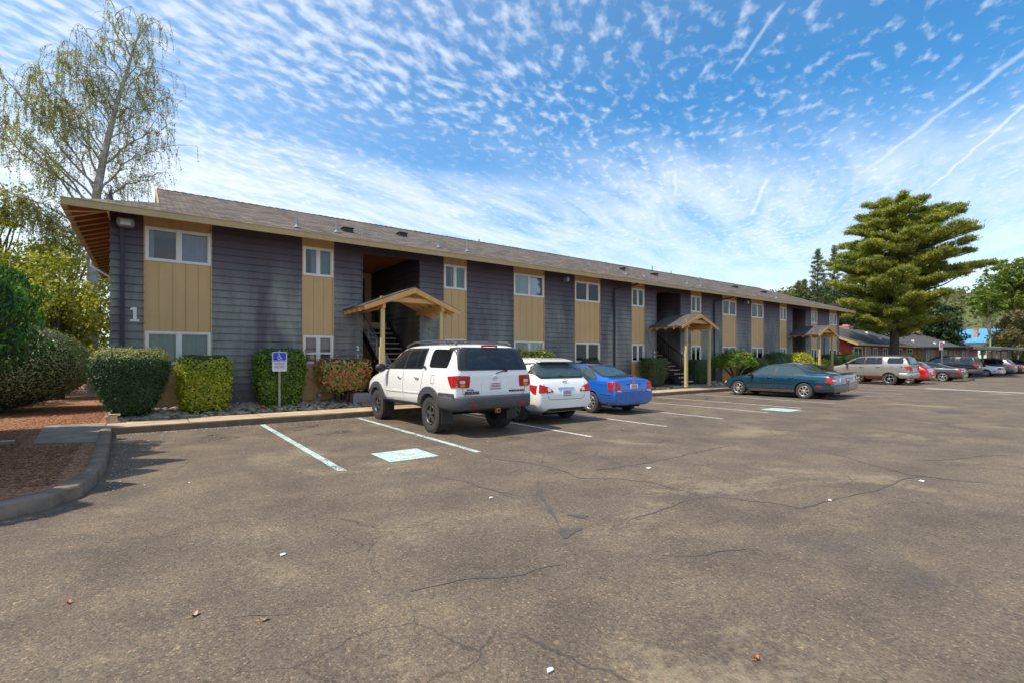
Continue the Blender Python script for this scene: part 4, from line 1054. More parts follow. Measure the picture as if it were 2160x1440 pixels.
# roof vents, each a part
for x, y, h in [(3.67,15.96,.27),(4.91,16.14,.30),(8.63,16.22,.24),(9.87,16.27,.42),(19.43,16.67,.30),(21.03,16.83,.26),(24.34,16.51,.34),(25.3,16.3,.5),(33.21,15.87,.2),(14.0,21.9,.40),(15.9,21.9,.26),(28.1,21.8,.5),(30.2,21.8,.4)]:
    v = MB(); z = E0+SL*(y-YE) if y <= YR else E0+SL*(YB-y); v.tube([(x,y,z-.05),(x,y,z+h)], .032, 10); v.lathe([(.16,-.03),(.10,.0),(.045,.07)], 12, 'z', (x,y,z))
    v.build('roof_vent_pipe', M['vent_metal'], roof)
for x, y in [(5.5,16.9),(8.13,18.36),(21.47,18.63),(23.95,18.43),(36.0,18.1),(33.0,18.6)]:
    v = MB(); z = zr(y); v.box(x-.16,x+.16,y-.14,y+.14,z-.06,z+.09); v.box(x-.19,x+.19,y-.18,y+.16,z+.09,z+.11); v.build('roof_vent_box', M['trim'], roof)

# ------------------------------------------------------------------ entrance canopies
def canopy(x0, label, x1, zq=0.0):
    xm = (x0+x1)/2; yb, yf = YW-.03, 14.05; ze = 3.16+zq; zp = 3.80+zq; s = (zp-ze)/(xm-x0)
    c = empty('entrance_canopy', (xm, yb, .27)); tag(c, label, 'canopy', 'gabled timber canopies over the stair entrances')
    def part(mb, name, mat):
        o = mb.build(name, mat, c); o.location = (-xm, -yb, -.27); return o
    m = MB(); t = .035
    for q in (-1, 1):
        xe = x0 if q < 0 else x1
        pts = [(xe, ze), (xm, zp), (xm, zp-t), (xe, ze-t)]
        m.prism(pts, 'y', yf, yb, 0)
    r_ = part(m, 'canopy_roof', [M['shingle_grey']])
    m = MB()
    for q in (-1, 1):
        xe = x0+.03 if q < 0 else x1-.03
        m.prism([(xe, ze-.037), (xm, zp-.037), (xm, zp-.06), (xe, ze-.06)], 'y', yf+.01, yb)
    part(m, 'roof_boards', M['cedar'])
    m = MB()
    for q in (-1, 1):
        xe = x0 if q < 0 else x1
        m.prism([(xe, ze-.035), (xm, zp-.035), (xm, zp-.20), (xe+(-q)*.04, ze-.155)], 'y', yf-.035, yf)
    part(m, 'barge_board', M['cedar'])
    for yy in (14.5, 15.0, 15.5, 15.88):
        for q in (-1, 1):
            xe = x0+.01 if q < 0 else x1-.01; m = MB(); m.bar((xe, yy, ze-.12), (xm, yy, zp-.12), .045, .11); part(m, 'rafter', M['cedar'])
    bx0, bx1 = x0+.62, x1-.62
    for bx in (bx0, bx1):
        m = MB(); m.box(bx-.045, bx+.045, yf+.02, yb, ze-.13+s*.40-.10, ze-.13+s*.40+.10); part(m, 'side_beam', M['cedar'])
    m = MB(); m.box(bx0-.1, bx1+.1, yf+.06, yf+.10, ze+.0+s*.62-.10, ze+s*.62+.04); part(m, 'cross_tie', M['cedar'])
    for bx in (bx0, bx1):
        m = MB(); m.box(bx-.055, bx+.055, yf+.10, yf+.21, .24, ze-.13+s*.40-.10)
        if bx == bx0: m.box(bx-.085, bx-.057, yf+.12, yf+.22, .24, 1.95)
        part(m, 'post', M['post_tan'])
    fl = MB(); fl.bar((x0, yb, ze+.02), (x0+.45, yb, ze+.02+s*.45), .03, .05); part(fl, 'flashing', M['vent_metal'])
    return c
canopy(5.05, 'nearest timber entrance canopy, behind the white off-road SUV', 8.25)
canopy(20.26, 'middle timber entrance canopy, over the open stairs with concrete treads', 23.42)
canopy(34.94, 'farthest timber entrance canopy, behind the low clipped yellow hedges', 38.1)

# ------------------------------------------------------------------ accessible parking sign
sg = empty('parking_sign', (2.98, 14.95, .17)); tag(sg, 'blue and white wheelchair parking sign on a steel post before the hedge', 'sign')
m = MB(); m.box(-.028, .028, -.015, .015, -.1, 1.66); m.build('post', M['steel'], sg)
m = MB(); m.prism(rounded([(-.19,1.08),(.19,1.08),(.19,1.62),(-.19,1.62)], .05, 5), 'y', -.024, -.017)
pl = m.build('sign_plate', M['sign_white'], sg)
m = MB(); m.prism(rounded([(-.168,1.39),(.168,1.39),(.168,1.60),(-.168,1.60)], .03, 4), 'y', -.027, -.0245); m.build('blue_field', M['sign_blue'], pl)
k = MB(); cx, cz = -.005, 1.462
def arcz(cx_, cz_, r_, a0, a1, w_):
    n_ = 16; P, Q = [], []
    for i in range(n_+1):
        a = a0+(a1-a0)*i/n_; P.append((cx_+(r_+w_/2)*math.cos(a), -.0285, cz_+(r_+w_/2)*math.sin(a))); Q.append((cx_+(r_-w_/2)*math.cos(a), -.0285, cz_+(r_-w_/2)*math.sin(a)))
    k.add(P+Q, [(i, i+1, n_+2+i, n_+1+i) for i in range(n_)])
arcz(cx, cz, .042, R(130), R(380), .016); arcz(cx-.012, cz+.105, .008, 0, 6.283, .016)
for a, b in (((-.012,.088),(-.008,.03)),((-.008,.022),(.035,.022)),((.035,.022),(.058,-.035)),((-.01,.055),(.03,.055)),((.055,-.035),(.072,-.03))):
    d = (Vector(b)-Vector(a)).normalized(); n_ = Vector((-d.y,d.x))*.008
    k.add([(cx+p[0]+q*n_.x, -.0282, cz+p[1]+q*n_.y) for p, q in ((a,1),(b,1),(b,-1),(a,-1))], [(0,1,2,3)])
k.build('wheelchair_symbol', M['sign_white'], pl)
for i, (t_, z_, s_, mm) in enumerate([('PARKING ONLY',1.365,.052,'sign_blue'),('STATE DISABLED PARKING',1.31,.026,'sign_ink'),('PERMIT REQUIRED',1.27,.030,'sign_ink'),('VIOLATORS SUBJECT TO',1.215,.028,'sign_ink'),('TOWING AND FINE',1.18,.030,'sign_ink')]):
    text_mesh(t_, s_, 'lettering', M[mm], pl, face_dir((0,-1,0),(0,0,1),(0,-.0262,z_)), .001, .0008)

# ------------------------------------------------------------------ small things
def leaf_thing(x, y, s, mat, label, name='fallen_leaf', cat='leaf', rz=0.):
    bm_ = MB(); n = 9; L = [(s*(i/(n-1)-.5), .32*s*math.sin(math.pi*i/(n-1))) for i in range(n)]
    v = [(a, b, .012+.01*math.sin(i)) for i, (a, b) in enumerate(L)] + [(a, -b, .018+.008*math.cos(i)) for i, (a, b) in enumerate(L)]
    bm_.add(v, [(i, i+1, n+i+1, n+i) for i in range(n-1)], 0, True); bm_.tube([(-s*.5,0,.012),(-s*.75,.02,.008)], .0025, 5)
    o = bm_.build(name, mat); o.location = (x, y, 0); o.rotation_euler = (0, 0, rz); tag(o, label, cat)
def litter(x, y, s, label, rz=0.):
    m = MB(); m.prism(rounded([(-s,-s*.5),(s*.8,-s*.6),(s,s*.3),(-.2*s,s*.6)], s*.2, 2), 'z', .005, .012); o = m.build('paper_scrap', M['frame']); o.location = (x, y, 0); o.rotation_euler = (0,0,rz); tag(o, label, 'litter')
leaf_thing(.24,3.66,.06,M['dry_leaf'],'dry orange leaf lying nearest the lower left asphalt corner',rz=.8)
leaf_thing(.58,3.34,.055,M['dry_leaf'],'dry pale orange leaf on the dark crack at lower left',rz=.1)
leaf_thing(2.61,1.35,.035,M['dry_leaf2'],'curled brown leaf on asphalt at lower right',rz=.3)
leaf_thing(-.41,4.33,.04,M['dry_leaf2'],'small brown leaf far left on the asphalt',rz=1.2)
litter(5.9,4.65,.055,'largest white paper scrap in the middle of the lot',.3); litter(.89,4.36,.03,'tiny white scrap in front of the empty stall',.5)
litter(1.66,1.93,.025,'white scrap on asphalt at the bottom of the picture',.1); litter(3.18,4.73,.03,'tiny white scrap beside the pothole patch',.2)
litter(6.21,2.38,.03,'small white scrap on the long dark crack',.6); litter(8.15,2.04,.05,'small white scrap far right of the lot',.2)
m = MB(); m.box(-1.6,0,-.09,.09,0,.06,0); m.box(-1.6,-.001,-.085,.085,.06,.064,1); o = m.build('wheel_stop', [M['concrete_grey'], M['line_teal']]); o.location = (-1.86,12.2,.11); o.rotation_euler = (0,0,R(4)); tag(o, 'teal painted wheel stop lying on the shaded mulch', 'wheel stop')
m = MB(); m.box(-.10,.10,-.09,.09,0,.09); m.box(-.12,.09,-.10,.08,.093,.16); m.box(-.08,.14,-.08,.10,.163,.20)
o = m.build('stone_block', M['concrete']); o.location = (-.62,14.45,.14); tag(o, 'small stack of tan paving stones at the end of the rock bed', 'stone')
m = MB(); m.tube([(0,.9,.15),(.05,.5,.13),(0,0,.0)], .02, 6); 
# floodlight and meter box near the red hedge
m = MB(); m.tube([(0,0,0),(0,0,.18)], .02, 8); m.lathe([(0,-.06),(.07,-.06),(.085,.05),(.0,.06)], 14, 'y', (0,-.02,.24)); o = m.build('garden_spotlight', M['lamp_grey']); o.location = (4.22,15.55,.26); tag(o, 'grey garden spotlight low against the tan panel by the red-leaved hedge', 'lamp')
m = MB(); m.prism([(-.30,0),(.30,0),(.27,.34),(-.27,.36)], 'y', -.2, .2); o = m.build('utility_box', M['lamp_grey']); o.location = (5.35,15.2,.2); tag(o, 'low grey utility box under the red-leaved hedge', 'box')

# ------------------------------------------------------------------ parked cars
suv, bv = make_car('parked_suv', SUV, (5.87+.03, 8.50, 0), CARRZ, 'white off-road SUV with grey cladding, roof rack and knobbly tyres', 'suv', 'cars parked nose-in along the kerb')
suv_extras(suv, bv)
GRP = 'cars parked nose-in along the kerb'
rog, bv = make_car('parked_suv', scaled(ROGUE, 1., 1., .975, plate=ROGUE['plate']), (8.43, 9.12, 0), CARRZ - R(1.5), 'rounded pearl white crossover between the off-road SUV and the blue sedan', 'suv', GRP)
text_mesh('ROGUE', .055, 'lettering', M['trim'], rog, face_dir((-1,0,0),(0,0,1),(.06,.42,.70)), .004, .002)
text_mesh('AWD', .045, 'lettering', M['trim'], rog, face_dir((-1,0,0),(0,0,1),(.06,-.44,.72)), .004, .002)
def emblem(root, bv, z, a, b, bar=True):
    hit = bv.ray_cast(Vector((-3, 0, z)), Vector((1,0,0))); x = hit[0].x-.014; em = MB()
    em.tube([(x, a*math.cos(t*math.pi/8), z+b*math.sin(t*math.pi/8)) for t in range(17)], .007, 5)
    if bar: em.box(x-.008, x+.004, -a*1.15, a*1.15, z-.012, z+.012)
    em.build('emblem', M['chrome'], root)
emblem(rog, bv, 1.035, .058, .052)
m = MB(); m.prism([(.37,1.53),(.60,1.582),(.85,1.615),(.85,1.58),(.45,1.505)], 'y', -.54, .54); m.build('roof_spoiler', M['pearl_paint'], rog)
m = MB(); m.bar((.18,-.02,1.175),(.26,.30,1.20),.016,.016); m.build('rear_wiper', M['trim'], rog)
m = MB(); m.tube([(.9,.05,1.60),(1.02,.05,1.68)], .008, 6); m.build('aerial', M['trim'], rog)
foc, bv = make_car('parked_car', FOCUS, (11.38, 9.45, 0), CARRZ - R(2), 'bright blue compact sedan beside the pearl white crossover', 'car', GRP)
emblem(foc, bv, .935, .045, .020, False)
acc, bv = make_car('parked_car', ACCORD, (22.02, 7.98, 0), CARRZ + R(1), 'dark teal sedan with silver wheels and stickers on its rear window', 'car', GRP)
for y, z, w in ((.28,1.24,.10),(.20,1.16,.11),(.10,1.10,.10)): patch(bv, [(y-w/2,z-.03),(y-w/2,z+.03),(y+w/2,z+.03),(y+w/2,z-.03)], 'B', M['frame'], 'window_sticker', acc, .010, r=.01)
emblem(acc, bv, .93, .035, .03, False)
CHAMP = scaled(ACCORD, 1.03, 1.0, 1.02, paint='champagne_paint', glass='car_glass', mirror_mat='champagne_paint', clad=[])
cha, bv = make_car('parked_car', CHAMP, (24.0, 8.35, 0), CARRZ, 'champagne sedan mostly hidden behind the dark teal sedan', 'car', GRP)
m = MB(); m.prism([(.06,1.0),(.30,1.05),(.30,1.07),(.05,1.05)], 'y', -.66, .66); m.build('boot_spoiler', M['champagne_paint'], cha)
BLZ = scaled(SUV, .95, .96, .92, paint='silver_paint', r=.37, yin=.56, tread=False, style='star', rim=.24, rim_mat='chrome', tw=.23, mirror_s=1.1, clad=[], handle_mat='trim', flare=(.42,.10), flare_mat='silver_paint', flare_t=.03, gap=.055, mould=[[(1.66,.78),(2.40,.77)],[(2.48,.77),(3.45,.76)]], mould_mat='silver_paint')
BLZ['tail'] = [[(.60,1.17),(.64,.92),(.83,.90),(.85,1.17)]]; BLZ['tail_clear'] = []; BLZ['tail_amber'] = []; BLZ['plate'] = (0,.95,0,True)
def suv_small_extras(root, paint):
    path = [(.62,.925,0,1),(.36,.93,0,1),(.2,.91,-.3,.95),(.09,.83,-.8,.6),(.045,.66,-1,.15),(.03,.33,-1,0),(.03,0,-1,0)]; path += [(x,-y,nx,-ny) for x,y,nx,ny in path[-2::-1]]
    wrap_bumper(path, [(-.10,.46),(-.01,.42),(.035,.46),(.045,.70),(.02,.74),(-.10,.74)], M[paint], 'rear_bumper', root)
    for sg_ in (1,-1):
        m = MB(); m.tube([(.45,sg_*.66,1.76),(.6,sg_*.66,1.81),(1.8,sg_*.67,1.84),(2.6,sg_*.66,1.80),(2.8,sg_*.65,1.75)], .018, 8); m.build('roof_rail', M['trim'], root)
blz, bv = make_car('parked_suv', BLZ, (37.45, 9.6, 0), CARRZ, 'silver-beige SUV with chrome wheels, beyond the teal and champagne sedans', 'suv', GRP)
suv_small_extras(blz, 'silver_paint')
text_mesh('LT', .12, 'lettering', M['chrome'], blz, face_dir((0,1,0),(0,0,1),(.52,.945,1.10)), .004, .004)
WAG = scaled(ROGUE, 1.03, 1.0, .88, paint='red_paint', r=.32, back_mat='car_glass', style='star')
WAG['tail'] = [[(.68,.62),(.66,1.18),(.80,1.14),(.84,.66)]]; WAG['tail_clear'] = []
wag, bv = make_car('parked_car', WAG, (40.25, 9.5, 0), CARRZ, 'red station wagon directly behind the silver-beige SUV', 'car', GRP)
BMW = scaled(ACCORD, 1.0, 1.0, .97, paint='grey_paint', glass='car_glass', mirror_mat='grey_paint', clad=[], rim=.225, style='star', spokes=5, front_amber=[])
bmw, bv = make_car('parked_car', BMW, (46.2, 9.1, 0), CARRZ, 'dark grey sedan with five-spoke wheels at the end of the row', 'car', GRP)
# ------------------------------------------------------------------ plants
L_ = leafmat
M['bark'] = simple('bark', (.11,.085,.065), .9, var=.35, scale=9, bstr=.5, bscale=25)
M['bark_birch'] = simple('bark_birch', (.40,.37,.33), .8, var=.35, scale=5, bstr=.3, bscale=30)
M['bark_dark'] = simple('bark_dark', (.06,.045,.035), .9, var=.3, scale=8, bstr=.4, bscale=25)
M['bark_pale'] = simple('bark_pale', (.34,.27,.20), .9, var=.2, scale=4)
M['twig'] = simple('twig', (.24,.19,.15), .8, var=.2)
M['hedge_core'] = simple('hedge_core', (.03,.045,.014), .9, var=.3, scale=10)
M['lf_yew'] = L_('lf_yew', [(.02,.055,.02),(.035,.085,.028),(.07,.13,.04)], .15, .5, 3.)
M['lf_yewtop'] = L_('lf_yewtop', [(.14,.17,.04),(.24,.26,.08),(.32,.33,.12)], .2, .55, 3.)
M['lf_lime'] = L_('lf_lime', [(.10,.16,.012),(.24,.31,.02),(.42,.44,.04),(.62,.58,.12)], .3, .4, 4.)
M['lf_laurel'] = L_('lf_laurel', [(.03,.08,.010),(.08,.16,.018),(.17,.27,.03),(.38,.42,.12)], .3, .3, 4.)
M['lf_photinia'] = L_('lf_photinia', [(.03,.08,.015),(.08,.15,.02),(.22,.28,.05),(.45,.42,.14),(.62,.16,.07),(.72,.34,.20),(.10,.18,.02)], .3, .35, 6.)
M['lf_photinia2'] = L_('lf_photinia2', [(.025,.06,.012),(.05,.10,.02),(.10,.12,.03),(.26,.06,.03)], .25, .4, 6.)
M['lf_green'] = L_('lf_green', [(.018,.055,.012),(.035,.09,.018),(.07,.14,.025)], .25, .4, 3.)
M['lf_gold'] = L_('lf_gold', [(.26,.28,.015),(.52,.48,.02),(.74,.66,.07)], .3, .4, 4.)
M['lf_privet'] = L_('lf_privet', [(.05,.09,.03),(.11,.16,.06),(.24,.28,.13),(.46,.48,.30)], .2, .35, 2.)
M['lf_arb'] = L_('lf_arb', [(.016,.07,.012),(.035,.12,.018),(.09,.22,.02),(.20,.33,.02)], .3, .5, 2.)
M['lf_birch'] = L_('lf_birch', [(.13,.15,.03),(.24,.25,.035),(.36,.36,.05),(.48,.42,.10)], .4, .5, .8)
M['lf_spring'] = L_('lf_spring', [(.12,.14,.025),(.23,.255,.04),(.38,.37,.06),(.50,.45,.12)], .4, .5, .6)
M['lf_pine'] = L_('lf_pine', [(.05,.085,.016),(.15,.19,.026),(.31,.32,.04),(.50,.44,.07)], .2, .5, .5)
M['lf_arbdark'] = L_('lf_arbdark', [(.012,.05,.01),(.03,.10,.014),(.08,.20,.02),(.22,.36,.03)], .2, .5, 2.)
M['lf_fir'] = L_('lf_fir', [(.07,.09,.03),(.13,.15,.045),(.22,.21,.07)], .2, .6, .5)
M['lf_dark'] = L_('lf_dark', [(.012,.028,.010),(.025,.05,.014),(.05,.085,.02)], .2, .5, .4)
M['lf_mid'] = L_('lf_mid', [(.06,.10,.015),(.12,.17,.02),(.21,.26,.03)], .35, .5, .4)
M['lf_brown'] = L_('lf_brown', [(.10,.085,.035),(.18,.15,.055),(.24,.22,.08)], .3, .6, .5)
M['flower'] = simple('flower', (.65,.05,.07), .5, var=.2)

def superell(n, a, b, h, p=4., pz=4., taper=0.0, nz=.06, seed=0, base=0.):
    """points + outward normals on a clipped-hedge shape of half sizes a,b and height h (z from 0)"""
    g = np.random.default_rng(seed)
    d = g.normal(size=(n*2, 3)); d[:,0] *= a; d[:,1] *= b; d[:,2] *= h*.5
    d /= np.linalg.norm(d, axis=1, keepdims=True)
    q = np.abs(d[:,0]/a)**p + np.abs(d[:,1]/b)**p + np.abs(d[:,2]/(h*.5))**pz
    r = q**(-1./p)
    P = d*r[:,None]
    Nn = np.stack([np.sign(d[:,0])*np.abs(P[:,0]/a)**(p-1)/a, np.sign(d[:,1])*np.abs(P[:,1]/b)**(p-1)/b, np.sign(d[:,2])*np.abs(P[:,2]/(h*.5))**(pz-1)/(h*.5)], 1)
    Nn /= np.linalg.norm(Nn, axis=1, keepdims=True)+1e-9
    zz = (P[:,2]+h*.5)/h
    k = 1 - taper*(1-zz)**1.3
    ph = g.random(6)*6.28
    lump = 1 + nz*(np.sin(P[:,0]*5/a*.6+ph[0])*np.sin(zz*6+ph[1]) + .7*np.sin(np.arctan2(P[:,1]/b,P[:,0]/a)*5+zz*4+ph[2]))
    P[:,0] *= k*lump; P[:,1] *= k*lump; P[:,2] += h*.5
    return P[:n], Nn[:n]
def hedge(name, cx, cy, z0, a, b, h, mat, label, nleaf=9000, size=.05, p=4., pz=6., taper=.12, nz=.05, rough=.05, topmat=None, stems=0, seed=1, cat='hedge', group='clipped shrubs along the building', aspect=.6, shape=None, thin=0.0):
    g = np.random.default_rng(seed+100)
    P, Nn = superell(nleaf, a, b, h, p, pz, taper, nz, seed)
    off = g.normal(size=nleaf)*rough - rough*.3 + (g.random(nleaf) < .05)*g.exponential(rough*1.3, nleaf); P = P + Nn*off[:,None]
    if thin > 0:    # open patches low down where the wood shows
        keep = (P[:,2]/h + g.random(nleaf)*.6 + .3*np.sin(P[:,0]*7)) > thin; P = P[keep]; Nn = Nn[keep]
    V = leaf_quads(P, size, aspect, Nn, .75)
    mi = np.zeros(len(P), int)
    mats = [M[mat]]
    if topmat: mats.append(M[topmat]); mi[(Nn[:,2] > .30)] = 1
    o = empty(name, (cx, cy, z0)); tag(o, label, cat, group)
    fo = quads_mesh('foliage', V, mats, None, mi)
    parts = [fo]
    if thin < .5:
        C, Cn = superell(1400, a*.90, b*.88, h*.95, p, pz, taper, nz, seed)
        bm = bmesh.new(); bmesh.ops.create_icosphere(bm, subdivisions=4, radius=1.)
        for v in bm.verts:
            d = v.co.copy(); q = abs(d.x)**p + abs(d.y)**p + abs(d.z)**pz; r = q**(-1./p); zz = min(1, max(0, (d.z*r+1)/2))
            k = 1 - taper*(1-zz)**1.3; v.co = Vector((d.x*r*a*.90*k, d.y*r*b*.88*k, (d.z*r*.96+1)*h*.5))
        for f in bm.faces: f.smooth = True
        me = bpy.data.meshes.new('core'); bm.to_mesh(me); bm.free()
        parts.append(link('core', me, M['hedge_core']))
    join_meshes('foliage', parts, o)
    if stems:
        m = MB()
        for k in range(stems):
            an = rnd.uniform(0, 6.28); x1 = a*.6*math.cos(an); y1 = b*.6*math.sin(an)
            m.tube([(x1*.35, y1*.35, -.35), (x1*.5, y1*.5, h*.2), (x1, y1, h*.65)], [.035, .028, .014], 6)
        m.build('stem', M['bark'], o)
    return o
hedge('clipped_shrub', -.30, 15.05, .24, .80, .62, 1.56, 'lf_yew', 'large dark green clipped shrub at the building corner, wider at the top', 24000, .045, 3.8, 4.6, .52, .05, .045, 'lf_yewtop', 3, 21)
hedge('clipped_shrub', 1.22, 15.25, .20, .60, .48, 1.46, 'lf_lime', 'yellow-green box-shaped shrub under the first wide window', 15000, .065, 5., 8., .20, .04, .04, 'lf_lime', 3, 22)
hedge('clipped_shrub', 3.10, 15.50, .22, .66, .42, 1.62, 'lf_laurel', 'green glossy-leaved shrub right behind the wheelchair sign', 13000, .075, 4.2, 6., .25, .05, .05, None, 3, 23)
hedge('clipped_shrub', 4.85, 15.35, .62, .70, .52, .95, 'lf_photinia', 'orange and red tipped shrub left of the white off-road SUV', 12000, .085, 5.5, 8., .16, .04, .06, None, 7, 24)
hedge('clipped_shrub', 11.0, 15.3, .3, .62, .5, 1.45, 'lf_green', 'dark green shrub whose top shows between the white SUV and the gold dome', 3500, .06, 3., 3., .1, .04, .04, None, 0, 25)
hedge('clipped_shrub', 12.3, 15.2, .3, 1.05, .6, 1.62, 'lf_gold', 'bright gold dome-shaped shrub above the roof of the pearl crossover', 6000, .06, 2.8, 2.6, .1, .04, .05, None, 0, 26)
hedge('clipped_shrub', 15.6, 15.4, .3, .6, .4, 1.30, 'lf_green', 'low dark shrub under the window behind the blue sedan', 2500, .06, 3., 3., .1, .04, .04, None, 0, 27)
hedge('clipped_shrub', 19.8, 15.25, .30, .72, .5, 1.32, 'lf_photinia2', 'sparse red-flecked shrub with bare stems, left of the open stairs', 5000, .07, 4.5, 7., .35, .05, .06, 'lf_green', 10, 28, thin=.42)
hedge('clipped_shrub', 23.75, 15.4, .27, .72, .42, 1.28, 'lf_green', 'dark narrow shrub between the middle canopy post and the wall', 4000, .06, 4.5, 7., .25, .05, .05, None, 3, 29)
hedge('clipped_shrub', 29.3, 15.2, .25, .95, .5, 1.40, 'lf_photinia2', 'dark bronze shrub right of the flowering bush', 4000, .08, 4., 6., .2, .05, .05, 'lf_green', 2, 30)
hedge('clipped_shrub', 31.9, 15.2, .25, 1.15, .6, 1.68, 'lf_green', 'dark green rounded shrub touching the golden one above the teal sedan', 6000, .08, 3.4, 3.4, .1, .04, .05, None, 0, 31)
hedge('clipped_shrub', 34.1, 14.9, .25, 1.35, .65, 1.68, 'lf_gold', 'large golden rounded shrub above the teal sedan, near the farthest canopy', 7000, .08, 3., 3., .1, .05, .05, None, 0, 32)
hedge('clipped_shrub', 37.0, 14.8, .25, 1.1, .5, 1.30, 'lf_gold', 'low golden shrub at the foot of the farthest canopy post', 4500, .08, 3.4, 4., .1, .05, .05, None, 0, 33)
hedge('clipped_shrub', 39.6, 15.1, .25, 1.2, .6, 1.62, 'lf_green', 'dark green shrub between the two posts of the farthest canopy', 5000, .08, 4., 5., .1, .05, .05, None, 0, 34)
hedge('clipped_shrub', 42.5, 15.0, .25, 1.6, .7, 1.72, 'lf_green', 'green shrub at the far end of the building', 6000, .08, 3.6, 4., .1, .05, .07, None, 0, 35)
hedge('clipped_shrub', 45.6, 14.6, .1, 1.5, .7, 1.15, 'lf_mid', 'low bright green shrub just past the far end of the building', 4000, .09, 3., 3., .1, .05, .07, None, 0, 36)
hedge('privet_hedge', -4.05, 19.4, .1, 2.85, 1.9, 2.6, 'lf_privet', 'big pale-topped clipped hedge at far left with a rounded shoulder', 46000, .055, 2.7, 2.3, .12, .04, .05, None, 4, 37, group=None)
# flowering bush on bent stems
rh = empty('flowering_bush', (26.7, 15.05, .25)); tag(rh, 'round flowering bush on bent bare stems with pale lit leaves and pink blooms', 'bush')
g = np.random.default_rng(5); C = []
for k in range(70):
    an = g.random()*6.28; el = g.random()**.6*1.5; r_ = 1.0
    C.append((1.50*math.cos(an)*math.sin(el+.1)*1., .75*math.sin(an)*math.sin(el+.1), .95+.70*math.cos(el)))
C = np.array(C); P = np.repeat(C, 75, 0) + g.normal(size=(70*75,3))*np.array([.15,.14,.11])
fo = quads_mesh('foliage', leaf_quads(P, .13, .38, np.tile([0,-.2,1.], (len(P),1)), .8), [M['lf_laurel']], rh)
m = MB()
for k in range(9):
    c_ = C[k*7]; m.tube([(0,0,-.1), (c_[0]*.15+.1, c_[1]*.2, .35), (c_[0]*.5, c_[1]*.5, .75), tuple(c_)], [.07,.055,.035,.012], 7)
m.build('stem', M['bark'], rh)
for x, z in ((-.62,1.18),(.05,1.62),(-.15,1.38),(-.95,.95),(-.3,1.5)):
    m = MB(); 
    for q in range(7): a_ = q*.9; m.lathe([(0,-.03),(.045,0),(0,.03)], 6, 'z', (x+.05*math.cos(a_), -.62+.03*math.sin(a_), z+.04*math.sin(a_*2)))
    m.build('blossom', M['flower'], rh)
m = MB()
for q in range(6): a_ = q*1.05; m.lathe([(0,-.02),(.035,0),(0,.03)], 6, 'z', (.03*math.cos(a_), .02*math.sin(a_), .12+.02*math.sin(a_*2)))
cm = empty('rose_plant', (2.55, 14.85, .18)); tag(cm, 'single red bloom low in the stones left of the sign post', 'flower'); m.build('blossom', M['flower'], cm)
P = g.normal(size=(60,3))*np.array([.12,.06,.05])+np.array([.08,.03,.08]); quads_mesh('foliage', leaf_quads(P, .07, .5), [M['lf_laurel']], cm)

def column_tree(x, y, z0, r, h, mat, label, n=14000, size=.09, trunk=0.0, seed=3, pinch=.0):
    o = empty('columnar_tree', (x, y, 0.1)); tag(o, label, 'tree', 'columnar evergreens beside the lot')
    g = np.random.default_rng(seed); t = g.random(n)**.85; an = g.random(n)*2*np.pi
    prof = np.where(t < .22, (t/.22)**.32, np.where(t < .6, 1., (1-((t-.6)/.4)**1.8)))
    prof = np.clip(prof, 0.02, 1)*(1+.10*np.sin(an*5+t*9)+.08*np.sin(an*9-t*21))
    rr = r*prof*(1-.18*g.random(n)**2); P = np.stack([rr*np.cos(an), rr*np.sin(an), z0+h*t], 1); Nn = np.stack([np.cos(an), np.sin(an), .3*np.ones(n)], 1)
    D = np.stack([.5*np.cos(an), .5*np.sin(an), np.ones(n)], 1)
    f = quads_mesh('foliage', leaf_quads(P, size, .45, Nn, .9, D), [M[mat]], None)
    m = MB(); m.lathe([(0, z0+.03)] + [(r*.78*math.sqrt(k/.22) if k < .22 else r*.78*(1 if k < .6 else 1-((k-.6)/.4)**1.8)+.01, z0+h*k) for k in (.03,.1,.22,.4,.6,.75,.88,.97)], 16, 'z')
    c = m.build('core', M['hedge_core'])
    join_meshes('foliage', [f, c], o)
    m = MB(); m.tube([(0,0,-.1),(0,0,z0+h*.5)], [.10,.05], 8); m.build('trunk', M['bark'], o)
    return o
column_tree(-2.62, 11.7, 1.22, 1.14, 2.15, 'lf_arbdark', 'dark green clipped evergreen cut off by the left edge, bare below', 16000, .07, seed=41)
for i, (x, y, h) in enumerate([(-3.55, 9.45, 5.7), (-3.6, 10.2, 6.35), (-3.6, 11.15, 6.0), (-3.7, 12.2, 5.6), (-3.75, 13.2, 5.3), (-3.5, 8.6, 5.2), (-3.8, 14.2, 5.4), (-3.5, 7.7, 4.6)]):
    column_tree(x, y, .1, .62, h, 'lf_arb', 'columnar evergreen %s of the row left of the picture' % ['third nearest','fourth nearest','fifth nearest','sixth nearest','seventh nearest','second nearest','farthest','nearest'][i], 5000, .13, seed=50+i)

def curve_pts(p0, p1, sag, n=8, wob=.0, g=None):
    p0 = np.array(p0, float); p1 = np.array(p1, float); out = []
    for i in range(n+1):
        t = i/n; p = p0*(1-t)+p1*t; p[2] += sag*4*t*(1-t)
        if wob and 0 < i < n: p += g.normal(size=3)*wob
        out.append(p)
    return out
